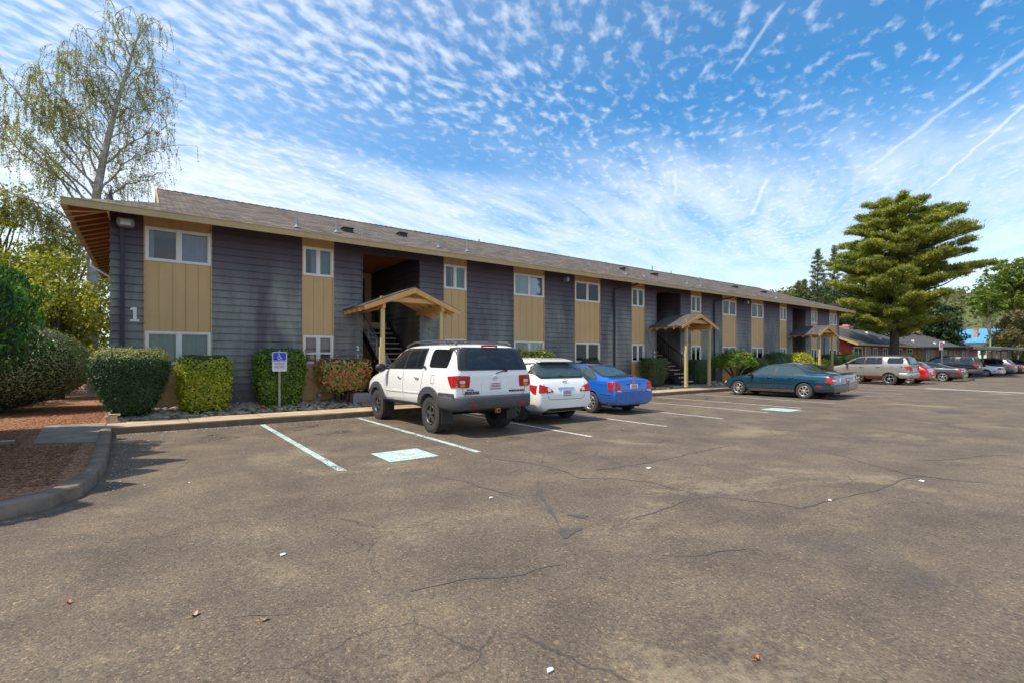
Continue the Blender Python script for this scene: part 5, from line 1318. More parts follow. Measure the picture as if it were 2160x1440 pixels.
# weeping birch behind the left end of the building
def birch():
    g = np.random.default_rng(77)
    b = empty('birch_tree', (-1.9, 28.5, 0)); tag(b, 'tall weeping birch with thin hanging twigs behind the left end of the building', 'tree')
    tr = [(0,0,-.1),(.0,0,4),(.0,0,7.2),(.15,0,9.0),(.45,0,11.0),(.80,.1,13.0),(1.25,.1,15.0),(1.8,.1,17.4)]
    m = MB(); m.tube(tr, [.22,.20,.18,.155,.125,.095,.06,.02], 12); m.build('trunk', M['bark_birch'], b)
    def at(z):
        for a, c in zip(tr[:-1], tr[1:]):
            if a[2] <= z <= c[2]:
                t = (z-a[2])/(c[2]-a[2]); return np.array([a[i]+(c[i]-a[i])*t for i in range(3)])
        return np.array(tr[-1])
    limbs = []
    spec = [(7.6,-4.9,5.4,1.2),(8.2,-5.2,3.2,1.0),(8.8,-3.6,5.0,.6),(9.6,-2.1,3.6,.8),(10.6,-2.2,2.8,.7),(11.8,-1.7,2.6,.6),(12.6,-1.8,2.6,.5),(13.8,-1.2,2.2,.4),(15.0,-.8,1.9,.3),
            (8.0,2.1,2.2,.8),(8.8,2.3,2.4,.8),(9.9,2.2,2.2,.7),(11.0,1.9,2.5,.7),(12.0,1.7,2.5,.5),(13.0,1.3,2.4,.5),(14.0,1.1,2.4,.4),(15.3,.8,1.8,.3),(16.2,.5,1.2,.2),(6.5,-4.0,2.0,.8),(6.8,2.2,1.4,.8),(5.8,-2.8,2.0,.8)]
    for z, dx, dz, sag in spec:
        for q in range(2 if dx < 0 else 1):
            s = at(z + q*.35); dy = g.uniform(-1.4, 1.4) if q else g.uniform(-.8, .8); k = 1 if q == 0 else .72
            e = s + np.array([dx*k, dy, dz*k]); limbs.append((curve_pts(s, e, sag*.5, 9, .06, g), .052 if z < 10 else .034))
    m = MB(); S = []; Ls = []
    for pts, r0 in limbs:
        m.tube([tuple(p) for p in pts], [r0*(1-.85*i/9) for i in range(10)], 6)
        for i in range(2, 10):
            for q in range(1 if pts[0][2] > 13.5 else 2 if pts[-1][0] < pts[0][0] else 3):
                a = pts[i] ; d = g.normal(size=3)*np.array([.75,.75,.3]); d[2] = abs(d[2])*.7+.1; e = a + d*g.uniform(.4,.95)
                tw = curve_pts(a, e, .12, 4); m.tube([tuple(p) for p in tw], [.018,.015,.012,.009,.006], 4, cap=False)
                S += [tw[1], tw[2], tw[3], tw[4], tw[4]]
    m.build('limbs', M['bark_birch'], b)
    m = MB()
    for s in S:
        if g.random() < .30: continue
        L = g.uniform(.35, 1.25)*(1.25 if s[0] < 0 else 1.); dr = np.array([g.normal()*.16+.03*np.sign(s[0]), g.normal()*.16, 0]); n_ = 5
        pts = [s + dr*(1-(1-i/n_)**2)*1.4 + np.array([0,0,-L*(i/n_)**1.25]) for i in range(n_+1)]
        m.tube([tuple(p) for p in pts], [.0065]*n_+[.003], 3, cap=False)
        dens = 40 if s[0] < -1.0 or s[2] < 9 else 22
        k = int(L*dens); t = g.random(k)**.8*n_; i0 = np.minimum(t.astype(int), n_-1); pp = np.array(pts); Q = pp[i0] + (pp[i0+1]-pp[i0])*(t-i0)[:,None]
        Ls.append(Q + g.normal(size=Q.shape)*.045)
    m.build('hanging_twigs', M['twig'], b)
    Ls = np.concatenate(Ls); D = np.tile([0,0,-1.], (len(Ls),1)) + g.normal(size=Ls.shape)*.5
    quads_mesh('foliage', leaf_quads(Ls, .068, .6, None, 1., D), [M['lf_birch']], b)
birch()

def broad_tree(name, x, y, label, clumps, mat, n=240, size=.16, sig=.5, trunk=(.22, 6.), bark='bark', cat='tree', group=None, seed=1, flat=.75, z0=0):
    """trunk with limbs to every clump; clumps [(dx,dy,z,r)]"""
    g = np.random.default_rng(seed); o = empty(name, (x, y, z0)); tag(o, label, cat, group)
    m = MB(); tw, th = trunk; m.tube([(0,0,-.2),(.05*th*.3,0,th*.5),(0,0,th)], [tw, tw*.75, tw*.35], 10)
    for c in clumps:
        hz = min(th*.95, max(th*.35, c[2]*.55)); m.tube([tuple(p) for p in curve_pts((0,0,hz), c[:3], .3, 4, .08, g)], [tw*.4, tw*.3, tw*.2, tw*.12, tw*.06], 5, cap=False)
    m.build('trunk', M[bark], o)
    P = []; Nn = []
    for c in clumps:
        k = int(n*c[3]**1.6)
        sub = rand_unit(max(5, int(6*c[3]))) * (g.random((max(5, int(6*c[3])),1))**.4) * c[3]*np.array([1,1,flat])
        idx = g.integers(0, len(sub), k); u = rand_unit(k); q = sub[idx] + u*(c[3]*.42*(g.random(k)**.45))[:,None]*np.array([1,1,flat])
        P.append(q + np.array(c[:3])); Nn.append(u + np.array([0,0,.4]))
    P = np.concatenate(P); Nn = np.concatenate(Nn)
    quads_mesh('foliage', leaf_quads(P, size, .65, Nn, .9), [M[mat]], o)
    return o
def crown(g, a, b, z0, z1, n, r0, r1, bias=1.):
    out = []
    for _ in range(n):
        u = rand_unit(1)[0]*g.random()**.4; out.append((u[0]*a, u[1]*b, (z0+z1)/2+u[2]*(z1-z0)/2, g.uniform(r0, r1)))
    return out
g = np.random.default_rng(9)
for i, (x, y, a, z1, mt, lb) in enumerate([(-6.2,27,2.6,7.6,'lf_spring','loose yellow-green tree under the birch, left of the building'),(-2.9,31.5,2.6,8.8,'lf_spring','thin-leaved spring tree seen just left of the building eave'),
        (-8.6,24,2.2,6.0,'lf_spring','yellowish tree behind the big clipped hedge'),(-2.6,24.8,1.7,5.2,'lf_spring','mid green shrubby tree beside the end wall of the building'),(-10.5,33,3.0,8.6,'lf_dark','dark tree at the left edge behind the spring trees'),
        (-5.6,22.6,1.5,4.2,'lf_spring','low light green tree right behind the clipped hedge'),(-4.9,29.2,2.4,9.4,'lf_spring','tall airy spring tree under the left side of the birch'),(-7.9,30.5,2.7,9.6,'lf_spring','tall airy spring tree near the left edge, below the birch')]):
    broad_tree('broadleaf_tree', x, y, lb, crown(g, a, a*.8, .4, z1, 60, .6, 1.1), mt, 230, .13, seed=60+i, trunk=(.15, z1*.7), group='trees left of the building')

# big pine in front of the red building
def layered_pine(x, y, h, label, name='pine_tree', mat='lf_pine', seed=4, prof=None, base=2.2, nb=120, tuft=.30, tr=.42, skew=None, dens=1., xz=1., group=None, bark='bark_dark', fine_=.30, kmul=1.):
    g = np.random.default_rng(seed); o = empty(name, (x, y, 0)); tag(o, label, 'tree', group)
    m = MB(); m.tube([(0,0,-.2),(.05,0,h*.3),(-.1,0,h*.65),(0,0,h*.97)], [tr, tr*.8, tr*.45, .05], 12); m.build('trunk', M[bark], o)
    m = MB(); T = []; U = []
    for k in range(nb):
        t = (k+.5)/nb; z = base + (h-base)*t**.95; an = k*2.399963 + g.uniform(-.3,.3); L = prof(t)*g.uniform(.50, 1.14)
        if skew: L *= skew(an, t)
        up = g.uniform(.0,.34)*L; d = np.array([math.cos(an), math.sin(an), 0]); s = np.array([0,0,z-.1*L]); e = s + d*L + np.array([0,0,up+.10*L])
        pts = curve_pts(s, e, -.06*L, 6, .04, g); m.tube([tuple(p) for p in pts], [max(.015,.028*L*(1-i/7.)) for i in range(7)], 5, cap=False)
        side = np.array([-d[1], d[0], 0])
        nt_ = int(L*7*dens)+4
        for q in range(nt_):
            f = .28+.72*g.random()**.75; b_ = pts[0]*0 + s + (e-s)*f; w = (1-f*.55)*L*.34*g.uniform(-1,1); c = b_ + side*w + np.array([0,0,g.uniform(-.02,.16)]) + d*g.normal()*.1
            T.append(c); U.append(d*.5 + side*np.sign(w)*.3*abs(w) + np.array([0,0,.9]))
    m.build('limbs', M[bark], o)
    T = np.array(T)*np.array([xz,1,1]); U = np.array(U); k = int((30*dens+14)*kmul)
    C = np.repeat(T, k, 0); D = np.repeat(U, k, 0) + g.normal(size=(len(C),3))*.75; D /= np.linalg.norm(D,axis=1,keepdims=True)
    C = C + D*(tuft*.55)*g.random((len(C),1)) + g.normal(size=C.shape)*np.array([.11,.11,.05])*tuft/.3
    quads_mesh('foliage', leaf_quads(C, tuft*.55, fine_, None, 1., D), [M[mat]], o)
    return o
def pprof(t):
    xs_ = [0,.06,.12,.2,.35,.5,.62,.75,.88,.96,1]; ys_ = [1.8,3.6,4.2,4.5,4.9,5.9,4.7,4.3,3.4,2.2,1.2]
    return float(np.interp(t, xs_, ys_))
layered_pine(54.5, 15.6, 15.8, 'huge spreading pine with layered yellow-green boughs in front of the red building', prof=pprof, nb=126, tuft=.42, dens=1.25, seed=8, base=3.6, fine_=.19, kmul=1.7,
    skew=lambda an, t: 1.0+.16*math.cos(an+.64)*(1 if t > .35 else -.3))
def fprof(t): return float(np.interp(t, [0,.1,.5,1],[2.6,3.0,1.9,.12]))
for i, (x, y, h, k) in enumerate([(77,31,17.0,1.15),(82.6,31,18.2,1.15),(71,31,11.8,.9),(75,32,12.6,.9),(88,31,16.0,1.2)]):
    layered_pine(x, y, h, ['tall spiky fir farthest left but one of the firs above the far roof end','tallest thin fir beside the big pine','small fir at the left end of the far firs','small pale fir second from the left','fir half hidden behind the big pine'][i],
        'fir_tree', 'lf_fir', 90+i, lambda t, k=k: fprof(t)*k, 1.5, 90, .36, .22, dens=.55, group='firs beyond the far end of the building')
g = np.random.default_rng(19)
for i, (x, y, a, z0, z1, mt, lb, sz) in enumerate([
    (88.5,20.2,3.0,1.5,9.6,'lf_dark','dark evergreen mass at the right flank of the big pine',.32),(64,24.5,4.0,2,9.5,'lf_dark','dark evergreen directly behind the big pine',.26),(72,26,4.5,2,11,'lf_dark','dark evergreen right behind the big pine trunk',.28),(82,24.5,4.2,1.5,10.5,'lf_dark','dark green tree right of the big pine over the red roof',.3),
    (90,27,4.0,1.5,8.5,'lf_mid','yellowish tree between the big pine and the blue roof',.3),(58,26.5,3.4,2,7.6,'lf_mid','mid green tree over the left part of the red roof',.26),(78,30,5,3,10,'lf_mid','green tree behind the dark evergreens',.32),
    (117,17.0,3.4,.5,9.5,'lf_brown','brownish bushy tree right of the blue roof',.34),(122,18.6,4,.5,5.6,'lf_mid','bright green bushes above the carport roofs',.34),(104,26,3.2,.5,7,'lf_mid','small green tree just right of the blue roof',.3),(134,17,6,.5,9,'lf_brown','brown-green thicket at the right edge',.36),
    (96,33,3.4,.5,7,'lf_brown','ochre tree behind the blue-roofed house',.3)]):
    broad_tree('broadleaf_tree', x, y, lb, crown(g, a, a*.7, z0, z1, 40, .9, 1.7), mt, 130, sz, seed=120+i, trunk=(.3, z1*.6), group='trees beyond the red building')
tall = broad_tree('broadleaf_tree', 122.6, 17, 'tall tree with a bare pale trunk at the right edge', [(a_*1.,b_*1.,c_,r_) for a_,b_,c_,r_ in crown(g, 6.5, 5.0, 9.5, 19, 46, 1.2, 2.3)], 'lf_mid', 130, .45, seed=150, trunk=(.32, 14), bark='bark_pale')
broad_tree('broadleaf_tree', 113, 19.2, 'leaning light green tree left of the bare pale trunk', crown(g, 2.8, 2.4, 8, 13.0, 16, .9, 1.5), 'lf_mid', 140, .36, seed=151, trunk=(.16, 9), bark='bark_pale')

# wooded hill
def hill():
    n, k = 120, 14; mb = MB(); vs = []
    for i in range(n):
        y = -60 + 420*i/(n-1)
        for j in range(k):
            t = j/(k-1); x = 230 + 190*t; h = (43+7*math.sin(y*.035+2.2)+3*math.sin(y*.11))*math.sin(min(1, t*1.15)*math.pi/2)
            vs.append((x, y, h-1))
    mb.add(vs, [(i*k+j, i*k+j+1, (i+1)*k+j+1, (i+1)*k+j) for i in range(n-1) for j in range(k-1)], 0, True)
    tag(mb.build('hill', M['earth']), None, None, None, 'structure')
    g = np.random.default_rng(3); m_ = 1500; idx = g.integers(0, len(vs), m_); B = np.array(vs)[idx] + g.normal(size=(m_,3))*np.array([5,8,.5]); rr = g.uniform(1.6, 3.6, m_)
    C = np.repeat(B, 45, 0) + rand_unit(m_*45)*np.repeat(rr, 45)[:,None]*np.array([1,1,1.0]) + np.array([0,0,2])
    mi = np.repeat(g.integers(0, 3, m_), 45)
    o = quads_mesh('hill_woods', leaf_quads(C, 1.5, .7), [M['lf_mid'], M['lf_brown'], M['lf_fir']], None, mi); tag(o, 'woods covering the far hill', 'woods', None, 'stuff')
hill()

# stones, chips, petals: nobody could count them
def rocks():
    g = np.random.default_rng(31); mb = MB()
    ico = bmesh.new(); bmesh.ops.create_icosphere(ico, subdivisions=1, radius=1.); iv = np.array([v.co[:] for v in ico.verts]); jf = [tuple(v.index for v in f.verts) for f in ico.faces]; ico.free()
    for k in range(3000):
        x = -.65 + 32*g.random()**1.7; 
        if 5.3 < x < 8.1 or 20.5 < x < 23.2: continue
        y = 14.62 + 1.3*g.random(); z = .14+(y-14.6)*.12; s = g.uniform(.03, .10)
        a = g.random()*6.28; P = iv*(1+.18*g.normal(size=(len(iv),1)))*np.array([s*1.35, s, s*.6]); P = np.stack([P[:,0]*math.cos(a)-P[:,1]*math.sin(a), P[:,0]*math.sin(a)+P[:,1]*math.cos(a), P[:,2]], 1) + np.array([x, y, z+s*.3])
        mb.add(P, jf, 0, True)
    tag(mb.build('river_stones', M['rock'], fix=False), 'grey river stones in the bed along the wall', 'stones', None, 'stuff')
rocks()
g = np.random.default_rng(13)
n = 26000; x = -.9-5.*g.random(n)**1.3; y = 7.3+11.5*g.random(n); C = np.stack([x, y, .125+.02*g.random(n)], 1)
keep = ~((x > -1.75) & (y > 11.4) & (y < 14.9)) & ~((x > -1.45+.09*(y-7)) & (y < 7.9)); C = C[keep]
V = leaf_quads(C, .055, .35, np.tile([0,0,1.], (len(C),1)), .35); tag(quads_mesh('bark_chips', V, [M['chip']]), 'reddish bark chips covering the planting bed', 'bark chips', None, 'stuff')
n = 1300; x = -.3+20*g.random(n)**1.3; y = 13.36-.03-np.abs(g.normal(size=n))*.16*(1+ (g.random(n) > .9)*6); C = np.stack([x, y, np.full(n, .008)], 1)
n2 = 160; yy = 7.5+6*g.random(n2); C2 = np.stack([-.40+np.abs(g.normal(size=n2))*.13+(g.random(n2) > .85)*g.random(n2)*.6, yy, np.full(n2, .008)], 1)
n3 = 450; C3 = np.stack([1+13*g.random(n3), 13.3-6.5*g.random(n3)**1.5, np.full(n3, .008)], 1)
n4 = 250; C4 = np.stack([-.5+16*g.random(n4), 13.6+.95*g.random(n4), np.full(n4, .165)], 1)
V = leaf_quads(np.concatenate([C, C2, C3, C4]), .026, .7, np.tile([0,0,1.], (n+n2+n3+n4,1)), .25); tag(quads_mesh('fallen_petals', V, [M['petal']]), 'pale fallen petals scattered along the kerb and stalls', 'petals', None, 'stuff')
# ------------------------------------------------------------------ beyond the lot
M['red_siding'] = simple('red_siding', (.52,.055,.030), .6, var=.12)
M['red_shaded'] = simple('red_shaded', (.30,.035,.032), .6, var=.15)  # darker copy of red_siding, with the front wall's shade in its colour
M['brick'] = simple('brick', (.52,.27,.20), .8, var=.3, scale=8)
M['white_wall'] = simple('white_wall', (.70,.68,.64), .7, var=.08)
M['blue_roof'] = simple('blue_roof', (.10,.33,.62), .5, var=.1, stretch=(1,8,1))
M['fence_wood'] = simple('fence_wood', (.24,.13,.07), .8, var=.3, scale=6)
M['port_metal'] = simple('port_metal', (.20,.19,.185), .6, .2, var=.15)
M['port_roof'] = simple('port_roof', (.42,.40,.37), .6, .2, var=.15)
M['door_olive'] = simple('door_olive', (.22,.17,.06), .6, var=.1)
M['door_grey'] = simple('door_grey', (.30,.28,.22), .6, var=.1)
M['sign_red'] = simple('sign_red', (.62,.02,.05), .5, var=.05)
red = empty('red_building', (0,0,0)); tag(red, 'long low red building with a grey shingle roof and brick chimneys', 'building')
mb = MB(); X0, X1, YF, YBK = 50.8, 96.5, 17.7, 24.6
z = .3
while z < 4.4:
    def yspan(zz):
        q = max(0, (zz-2.95)/.425); return YF-.7+q+.0, YBK+.7-q
    ya, yb = (YF, YBK) if z < 2.9 else (yspan(z+.1)[0]+.15, yspan(z+.1)[1]-.15)
    if ya < yb: mb.add([(X0-.025,ya,z),(X0-.025,yb,z),(X0-.002,yb,z+.2),(X0-.002,ya,z+.2),(X0+.02,ya,z),(X0+.02,yb,z)], [(0,1,2,3),(0,4,5,1)])
    z += .2
mb.build('end_wall', M['red_siding'], red)
mb = MB(); mb.box(X0, X1, YF, YBK, 0, 2.98)
z = .3
while z < 2.9: mb.add([(X0,YF-.02,z),(X1,YF-.02,z),(X1,YF-.001,z+.2),(X0,YF-.001,z+.2),(X0,YF,z),(X1,YF,z)], [(0,1,2,3),(0,4,5,1)]); z += .2
mb.build('front_wall', M['red_shaded'], red)  # same siding as the sunlit end wall, shade painted in
mb = MB(); zf = lambda y: 2.95+.425*(y-16.95)
mb.add([(50,16.95,2.95),(97.2,16.95,2.95),(97.2,21.1,zf(21.1)),(50,21.1,zf(21.1))],[(0,1,2,3)]); mb.add([(50,25.25,2.95),(97.2,25.25,2.95),(97.2,21.1,zf(21.1)),(50,21.1,zf(21.1))],[(0,1,2,3)])
mb.add([(50,16.95,2.87),(97.2,16.95,2.87),(97.2,21.1,zf(21.1)-.08),(50,21.1,zf(21.1)-.08)],[(0,1,2,3)]); mb.add([(50,16.95,2.87),(97.2,16.95,2.87),(97.2,16.95,2.95),(50,16.95,2.95)],[(0,1,2,3)])
mb.build('roof', M['shingle_grey'], red, False)
mb = MB(); mb.bar((49.97,16.93,2.86),(49.97,21.1,zf(21.1)-.09),.05,.18); mb.bar((49.97,25.25,2.86),(49.97,21.1,zf(21.1)-.09),.05,.18); mb.box(49.95,97.2,16.88,16.94,2.78,2.94); mb.build('fascia', M['fascia'], red)
for i, x in enumerate((60.7, 72.3, 84.4)):
    m = MB(); m.box(x-.55,x+.55,21.2,22.1,3.9,4.95); m.box(x-.6,x+.6,21.15,22.15,4.96,5.08); m.box(x-.3,x+.3,21.4,21.9,5.08,5.22); m.build('chimney', M['brick'], red)
for a, b, z0, z1 in [(51.2,53.2,1.55,2.68),(55.9,57.0,1.55,2.68),(58.5,59.7,1.55,2.68),(62.5,64.0,1.55,2.68),(65.6,67.3,1.55,2.68),(72.3,73.6,1.4,2.68),(79,80.5,1.4,2.68),(84,85.5,1.4,2.68),(90,91.5,1.4,2.68)]:
    m = MB(); y = YF-.07
    m.box(a,b,y,YF,z0,z0+.08); m.box(a,b,y,YF,z1-.08,z1); m.box(a,a+.08,y+.003,YF,z0+.08,z1-.08); m.box(b-.08,b,y+.003,YF,z0+.08,z1-.08); m.box((a+b)/2-.05,(a+b)/2+.05,y+.003,YF,z0+.08,z1-.08)
    w = m.build('window', M['frame'], red); m = MB(); m.box(a+.08,b-.08,YF-.035,YF-.03,z0+.08,z1-.08); m.build('pane', M['car_glass_light'], w)
for a, b, mt in [(54,55.1,'door_grey'),(60.5,61.5,'door_olive'),(74.5,75.8,'door_olive'),(82,83,'door_olive'),(88,89,'door_grey')]:
    m = MB(); m.box(a-.1,b+.1,YF-.05,YF,.5,2.72); m.build('door_frame', M['frame'], red); m = MB(); m.box(a,b,YF-.07,YF-.051,.5,2.64); m.build('door', M[mt], red)
m = MB(); m.box(69,71.8,YF-.06,YF-.021,.4,2.75); 
for k in range(7): m.box(69.1+k*.38,69.4+k*.38,YF-.08,YF-.061,.4,2.7)
m.build('wood_panel', M['fence_wood'], red)
text_mesh('2', .42, 'building_number', M['frame'], red, face_dir((0,-1,0),(0,0,1),(50.98,YF-.05,2.2)), .01, .012)
for x, y in [(60,18.4),(63,18.2),(61.5,20),(70,18.3),(77,18.0),(83,18.5),(90,20)]:
    m = MB(); zz = zf(y); m.box(x-.12,x+.12,y-.12,y+.12,zz-.05,zz+.18); m.build('roof_vent', M['frame'], red)
m = MB(); m.tube([(X0+.1,YF-.3,2.75),(X0-.1,YF-.05,2.6),(X0-.05,YF-.05,.4)], .05, 8); m.build('downspout', M['red_siding'], red)

def carport(x0, x1, z, label, step=5.1):
    c = empty('carport', (x0, 10.6, 0)); tag(c, label, 'carport', 'flat-roofed carports')
    m = MB(); m.box(0, x1-x0, 0, 3.9, z, z+.05); o = m.build('carport_roof', M['port_roof'], c)
    m = MB()
    for k in range(int((x1-x0)/.6)): m.box(k*.6+.1, k*.6+.16, .05, 3.85, z-.06, z-.003)
    m.box(.02, x1-x0-.02, -.02, 0, z-.20, z+.04); m.box(0, x1-x0, .38, .46, z-.18, z-.061); m.box(0, x1-x0, 3.4, 3.48, z-.18, z-.061); m.build('roof_ribs', M['port_metal'], c)
    x = .5
    while x < x1-x0-.2:
        for y in (.42, 3.44):
            m = MB(); m.box(x-.06,x+.06,y-.05,y+.05,-.02,z-.181); m.build('post', M['port_metal'], c)
        x += step
carport(56.3, 66.9, 2.62, 'nearest flat carport at the end of the row of cars'); carport(67.2, 77.6, 2.72, 'middle flat carport sheltering the white sports car'); carport(77.9, 94.0, 2.76, 'farthest flat carport at the right edge')
m = MB(); m.box(-.42,.42,-.03,.0,.0,.62); s_ = tag(m.build('notice_board', M['white_wall']), 'white notice board with a red panel hung at the carport corner', 'sign'); s_.location = (50.2,11.35,2.28)
m = MB(); m.box(-.40,.40,-.045,-.031,.22,.56); rp = m.build('red_panel', M['sign_red'], s_)
m = MB()
for k, (a, b) in enumerate(((-.3,.3),(-.34,.34))): m.box(a, b, -.052, -.046, .44-.13*k, .485-.13*k)
m.build('lettering_bar', M['white_wall'], rp)
m = MB(); m.box(.38,.44,-.0,.05,-2.28,.6); m.build('post', M['port_metal'], s_)
def extra(spec, x, y, label, nm='parked_car', cat='car', rz=0.): return make_car(nm, spec, (x, y, 0), CARRZ+rz, label, cat, 'cars under the carports')
extra(scaled(ACCORD,.95,1.,.92,paint='maroon_paint',glass='car_glass',mirror_mat='maroon_paint',clad=[],front_amber=[]), 51.4, 10.3, 'dark red coupe behind the grey sedan at the first carport post')
e1, bv = extra(scaled(SUV,.92,.95,.95,paint='black_paint',r=.36,yin=.56,tread=False,clad=[],flare_mat='black_paint',tw=.23,mould_mat='black_paint'), 55.2, 9.9, 'black off-road SUV under the nearest carport', 'parked_suv', 'suv')
suv_small_extras(e1, 'cladding')
extra(scaled(ACCORD,1.0,1.05,.93,paint='white_paint',glass='car_glass',mirror_mat='white_paint',clad=[],front_amber=[]), 61.9, 9.6, 'white sports car under the carport')
e2, bv = extra(scaled(ROGUE,1.02,1.,1.0,paint='bluegrey_paint'), 67.4, 9.6, 'blue-grey SUV parked right of the white sports car', 'parked_suv', 'suv')
extra(scaled(ACCORD,1.0,1.02,1.02,paint='navy_paint',glass='car_glass',mirror_mat='navy_paint',clad=[]), 73.4, 9.9, 'navy sedan under the farthest carport')
extra(scaled(ROGUE,.98,1.,.95,paint='black_paint'), 78.6, 9.9, 'black hatchback at the right edge under the farthest carport')
extra(scaled(ACCORD,1.,1.,1.,paint='silver_paint',glass='car_glass',mirror_mat='silver_paint',clad=[]), 84.2, 9.9, 'pale sedan last in the carport row')
hedge('clipped_shrub', 57.5, 15.6, .1, 1.4, .6, 2.0, 'lf_gold', 'yellow clipped shrub right of the pine trunk', 4000, .10, 3.4, 4., .1, .05, .06, None, 0, 71, group='yellow shrubs before the red building')
hedge('clipped_shrub', 62.5, 16.3, .1, 1.4, .6, 1.7, 'lf_gold', 'low yellow clipped shrub under the carport edge', 4000, .10, 3.4, 4., .1, .05, .06, None, 0, 72, group='yellow shrubs before the red building')
sheet('asphalt_lot', [(47.6,13.5),(150,13.5),(150,16.7),(47.6,16.7)], .0, M['asphalt'])
m = MB(); m.prism(rounded([(47.9,9.2),(49.7,9.2),(49.7,13.4),(47.9,13.4)], .4, 4), 'z', .0, .14); tag(m.build('kerb_island', M['kerb_shaded']), None, None, None, 'structure')
m = MB(); m.prism(rounded([(48.05,9.35),(49.55,9.35),(49.55,13.3),(48.05,13.3)], .35, 4), 'z', .05, .16); tag(m.build('island_grass', M['grass']), None, None, None, 'structure')
fe = empty('wood_fence', (98,17,0)); tag(fe, 'brown board fence seen beneath the carport roofs', 'fence')
m = MB()
for k in range(150): m.box(k*.25, k*.25+.235, 0, .03, 0, 2.7+.05*math.sin(k*2.1))
m.build('boards', M['fence_wood'], fe)
m = MB(); m.box(0,37.5,.03,.08,.5,.6); m.box(0,37.5,.03,.08,2.1,2.2); m.build('rail', M['fence_wood'], fe)
h = empty('blue_roof_house', (128,22.5,0)); tag(h, 'pale house with a bright blue metal roof and a brick chimney', 'house')
m = MB(); m.box(0,8,-4,4,0,4.7); m.build('wall', M['white_wall'], h)
m = MB(); m.add([(-.5,-4.4,4.75),(-.5,4.3,4.75),(4,4.3,7.4),(4,-4.4,7.4)],[(0,1,2,3)]); m.add([(8.5,-4.4,4.75),(8.5,4.3,4.75),(4,4.3,7.4),(4,-4.4,7.4)],[(0,1,2,3)]); m.add([(-.5,-4.4,4.6),(-.5,4.3,4.6),(-.5,4.3,4.75),(-.5,-4.4,4.75)],[(0,1,2,3)])
for k in range(20): y = -4.3+k*.45; m.bar((-.5,y,4.79),(4,y,7.44),.04,.05)
rf = m.build('roof', M['blue_roof'], h, False)
m = MB(); m.box(1.0,1.8,1.2,1.8,5.4,7.2); m.box(.95,1.85,1.15,1.85,7.2,7.3); m.build('chimney', M['brick'], rf)
for y in (-2.4, 0.2, 2.4):
    m = MB(); m.box(-.06,0,y-.5,y+.5,2.6,3.9); w = m.build('window', M['frame'], h); m = MB(); m.box(-.08,-.061,y-.42,y+.42,2.68,3.82); m.build('pane', M['car_glass_light'], w)

# ------------------------------------------------------------------ sky, sun, camera
world = bpy.data.worlds.new("World"); scn.world = world; world.use_nodes = True
nt = world.node_tree; bg = nt.nodes['Background']
SUN = Vector((-.62, .12, 1.)).normalized(); elev = math.asin(SUN.z)
sky = nt.nodes.new('ShaderNodeTexSky'); sky.sky_type = 'NISHITA'; sky.sun_disc = False; sky.sun_elevation = elev
sky.sun_rotation = math.atan2(SUN.x, SUN.y); sky.air_density = 1.0; sky.dust_density = .6; sky.ozone_density = 2.2; sky.altitude = 50
tc = nt.nodes.new('ShaderNodeTexCoord'); sep = nt.nodes.new('ShaderNodeSeparateXYZ'); nt.links.new(tc.outputs['Generated'], sep.inputs[0])
zc = math_(nt, 'MAXIMUM', sep.outputs[2], .02)
cmb = nt.nodes.new('ShaderNodeCombineXYZ'); px = math_(nt, 'DIVIDE', sep.outputs[0], zc); py = math_(nt, 'DIVIDE', sep.outputs[1], zc)
nt.links.new(px, cmb.inputs[0]); nt.links.new(py, cmb.inputs[1]); P_ = cmb.outputs[0]
rr_ = math_(nt, 'SQRT', math_(nt, 'ADD', math_(nt, 'POWER', math_(nt, 'ABSOLUTE', px), 2.), math_(nt, 'POWER', math_(nt, 'ABSOLUTE', py), 2.)))
def mapv(scale, rot=0., loc=(0,0,0)):
    mp = nt.nodes.new('ShaderNodeMapping'); mp.inputs['Scale'].default_value = scale; mp.inputs['Rotation'].default_value = (0,0,rot); mp.inputs['Location'].default_value = loc
    nt.links.new(P_, mp.inputs[0]); return mp.outputs[0]
warpn = N(nt, 'ShaderNodeTexNoise', i_Scale=2.2, i_Detail=2.); nt.links.new(P_, warpn.inputs['Vector'])
wv = N(nt, 'ShaderNodeVectorMath', operation='MULTIPLY_ADD'); nt.links.new(warpn.outputs['Color'], wv.inputs[0]); wv.inputs[1].default_value = (.12,.12,0); nt.links.new(P_, wv.inputs[2])
def nz(scale, detail, rough, rot, sc, loc=(0,0,0), dist=0., src=None):
    mp = nt.nodes.new('ShaderNodeMapping'); mp.vector_type = 'TEXTURE'; mp.inputs['Scale'].default_value = (1/sc[0], 1/sc[1], 1); mp.inputs['Rotation'].default_value = (0,0,rot); mp.inputs['Location'].default_value = loc
    nt.links.new(src or P_, mp.inputs[0]); return noise(nt, mp.outputs[0], scale, detail, rough, dist)
puff = nz(20., 3., .5, R(30), (.62,1.,1), src=wv.outputs[0])
big = nz(1.05, 3., .55, R(20), (1,1,1), (2.3,.7,0))
band = nz(.75, 3., .6, R(5), (.5,1.5,1), (.4,1.9,0))
gap = math_(nt, 'MULTIPLY', mapr(nt, math_(nt, 'ABSOLUTE', math_(nt, 'ADD', math_(nt, 'MULTIPLY_ADD', px, .13, py), math_(nt, 'MULTIPLY_ADD', big, .5, -2.59))), .32, .04), math_(nt, 'MULTIPLY', mapr(nt, px, .0, .45), mapr(nt, px, 1.9, 1.1)))
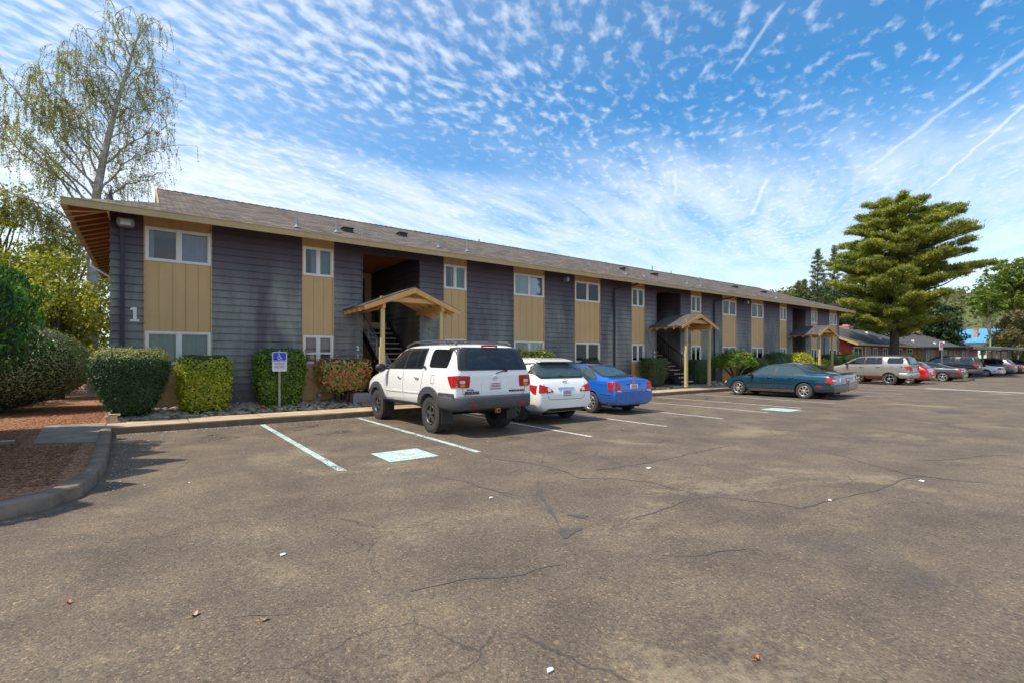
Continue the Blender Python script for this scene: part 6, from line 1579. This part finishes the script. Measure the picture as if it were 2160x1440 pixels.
# where the small puffs are dense: left and overhead, thinning to the right
dens = math_(nt, 'ADD', mapr(nt, px, 1.55, -.3), math_(nt, 'MULTIPLY_ADD', band, 2.2, -1.1))
thr = math_(nt, 'MULTIPLY_ADD', math_(nt, 'MINIMUM', math_(nt, 'MAXIMUM', dens, -.2), 1.3), -.16, .585)
pf = math_(nt, 'MULTIPLY', mapr(nt, math_(nt, 'SUBTRACT', puff, thr), -.10, .27), .58)
# thin veil, thicker towards the horizon and to the left
streak = nz(2.6, 6., .62, R(22), (.35,1.3,1), (1.4,.2,0), .6)
veil = math_(nt, 'MULTIPLY', mapr(nt, math_(nt, 'ADD', rr_, math_(nt, 'MULTIPLY_ADD', band, 1.6, -.8)), 2.0, 3.5), mapr(nt, streak, .12, .72))
hz_ = mapr(nt, rr_, 2.2, 9.)
veil2 = math_(nt, 'MULTIPLY', mapr(nt, px, 4.5, .5), .35)
vf = math_(nt, 'MULTIPLY', veil, math_(nt, 'ADD', .55, veil2), clamp=True)
haze_ = math_(nt, 'MULTIPLY', hz_, .55)
thin = math_(nt, 'MULTIPLY', mapr(nt, math_(nt, 'ADD', px, math_(nt, 'MULTIPLY', band, 1.5)), 2.6, .4), .22)
pf = math_(nt, 'MULTIPLY', pf, math_(nt, 'SUBTRACT', 1., math_(nt, 'MULTIPLY', gap, .6))); vf = math_(nt, 'MULTIPLY', vf, math_(nt, 'SUBTRACT', 1., math_(nt, 'MULTIPLY', gap, .9)))
one = lambda a: math_(nt, 'SUBTRACT', 1., a)
cl = one(math_(nt, 'MULTIPLY', math_(nt, 'MULTIPLY', one(pf), one(vf)), math_(nt, 'MULTIPLY', one(haze_), one(thin))))
# vapour trails, as lines across the cloud layer
def pdir(u, v):
    a = (u-1080)/1046; b_ = (756-v)/1046; return Vector(((.5934+a*.8049)/b_, (.8049-a*.5934)/b_))
def trail(a, b_, w, k):
    global cl
    a = Vector(a); b_ = Vector(b_); d = (b_-a); L = d.length; d.normalize(); n_ = Vector((-d.y, d.x))
    dn = N(nt, 'ShaderNodeVectorMath', operation='DOT_PRODUCT'); nt.links.new(wv2, dn.inputs[0]); dn.inputs[1].default_value = (n_.x, n_.y, 0)
    dd = N(nt, 'ShaderNodeVectorMath', operation='DOT_PRODUCT'); nt.links.new(P_, dd.inputs[0]); dd.inputs[1].default_value = (d.x, d.y, 0)
    dist = math_(nt, 'ABSOLUTE', math_(nt, 'SUBTRACT', dn.outputs['Value'], a.dot(n_)))
    t = math_(nt, 'SUBTRACT', dd.outputs['Value'], a.dot(d))
    f = math_(nt, 'MULTIPLY', mapr(nt, dist, w, 0.), math_(nt, 'MULTIPLY', mapr(nt, t, 0., L*.12), mapr(nt, t, L, L*.8)))
    f = math_(nt, 'MULTIPLY', f, k); cl = one(math_(nt, 'MULTIPLY', one(cl), one(f)))
wn2 = N(nt, 'ShaderNodeTexNoise', i_Scale=5., i_Detail=3.); nt.links.new(P_, wn2.inputs['Vector'])
wva = N(nt, 'ShaderNodeVectorMath', operation='MULTIPLY_ADD'); nt.links.new(wn2.outputs['Color'], wva.inputs[0]); wva.inputs[1].default_value = (.05,.05,0)
wvb = N(nt, 'ShaderNodeVectorMath', operation='SUBTRACT'); nt.links.new(P_, wva.inputs[2]); nt.links.new(wva.outputs[0], wvb.inputs[0]); wvb.inputs[1].default_value = (.025,.025,0); wv2 = wvb.outputs[0]
TRAILS = [((2.16,.18),(3.192,1.103),.022,.32),((2.60,.26),(3.83,.963),.014,.5),((1.43,.66),(1.67,.96),.012,.3),((2.27,1.61),(2.66,1.89),.014,.4),((2.75,1.355),(3.45,1.83),.020,.45)]
for t_ in TRAILS: trail(*t_)
tint = mixc(nt, 1., sky.outputs[0], (SKYTINT), 'MULTIPLY')
skyc = tint
colr = mixc(nt, cl, skyc, CLOUDCOL)
nt.links.new(colr, bg.inputs['Color']); bg.inputs['Strength'].default_value = SKYSTR
sl = bpy.data.lights.new('sun', 'SUN'); sl.energy = SUNSTR; sl.angle = R(.53); sl.color = (1.0, .91, .78)
so = bpy.data.objects.new('sun', sl); COL.objects.link(so); so.rotation_euler = SUN.to_track_quat('Z', 'Y').to_euler(); so.location = (-20, 10, 40)
cam = bpy.data.cameras.new('camera'); co = bpy.data.objects.new('camera', cam); COL.objects.link(co)
co.location = (0, 0, 1.6); co.rotation_euler = (R(90), 0, -math.atan2(.5934, .8049))
cam.sensor_fit = 'HORIZONTAL'; cam.sensor_width = 36.; cam.lens = 36.*1046/2160; cam.shift_y = 36/2160; cam.clip_start = .05; cam.clip_end = 4000
scn.camera = co
scn.view_settings.view_transform = 'Standard'; scn.view_settings.look = 'None'; scn.view_settings.exposure = EXPO; scn.view_settings.gamma = 1
scn.cycles.use_adaptive_sampling = True; scn.cycles.adaptive_threshold = .025; scn.cycles.max_bounces = 5; scn.cycles.transparent_max_bounces = 8; scn.cycles.use_denoising = True
scn.cycles.diffuse_bounces = 2; scn.cycles.glossy_bounces = 3; scn.cycles.sample_clamp_indirect = 6
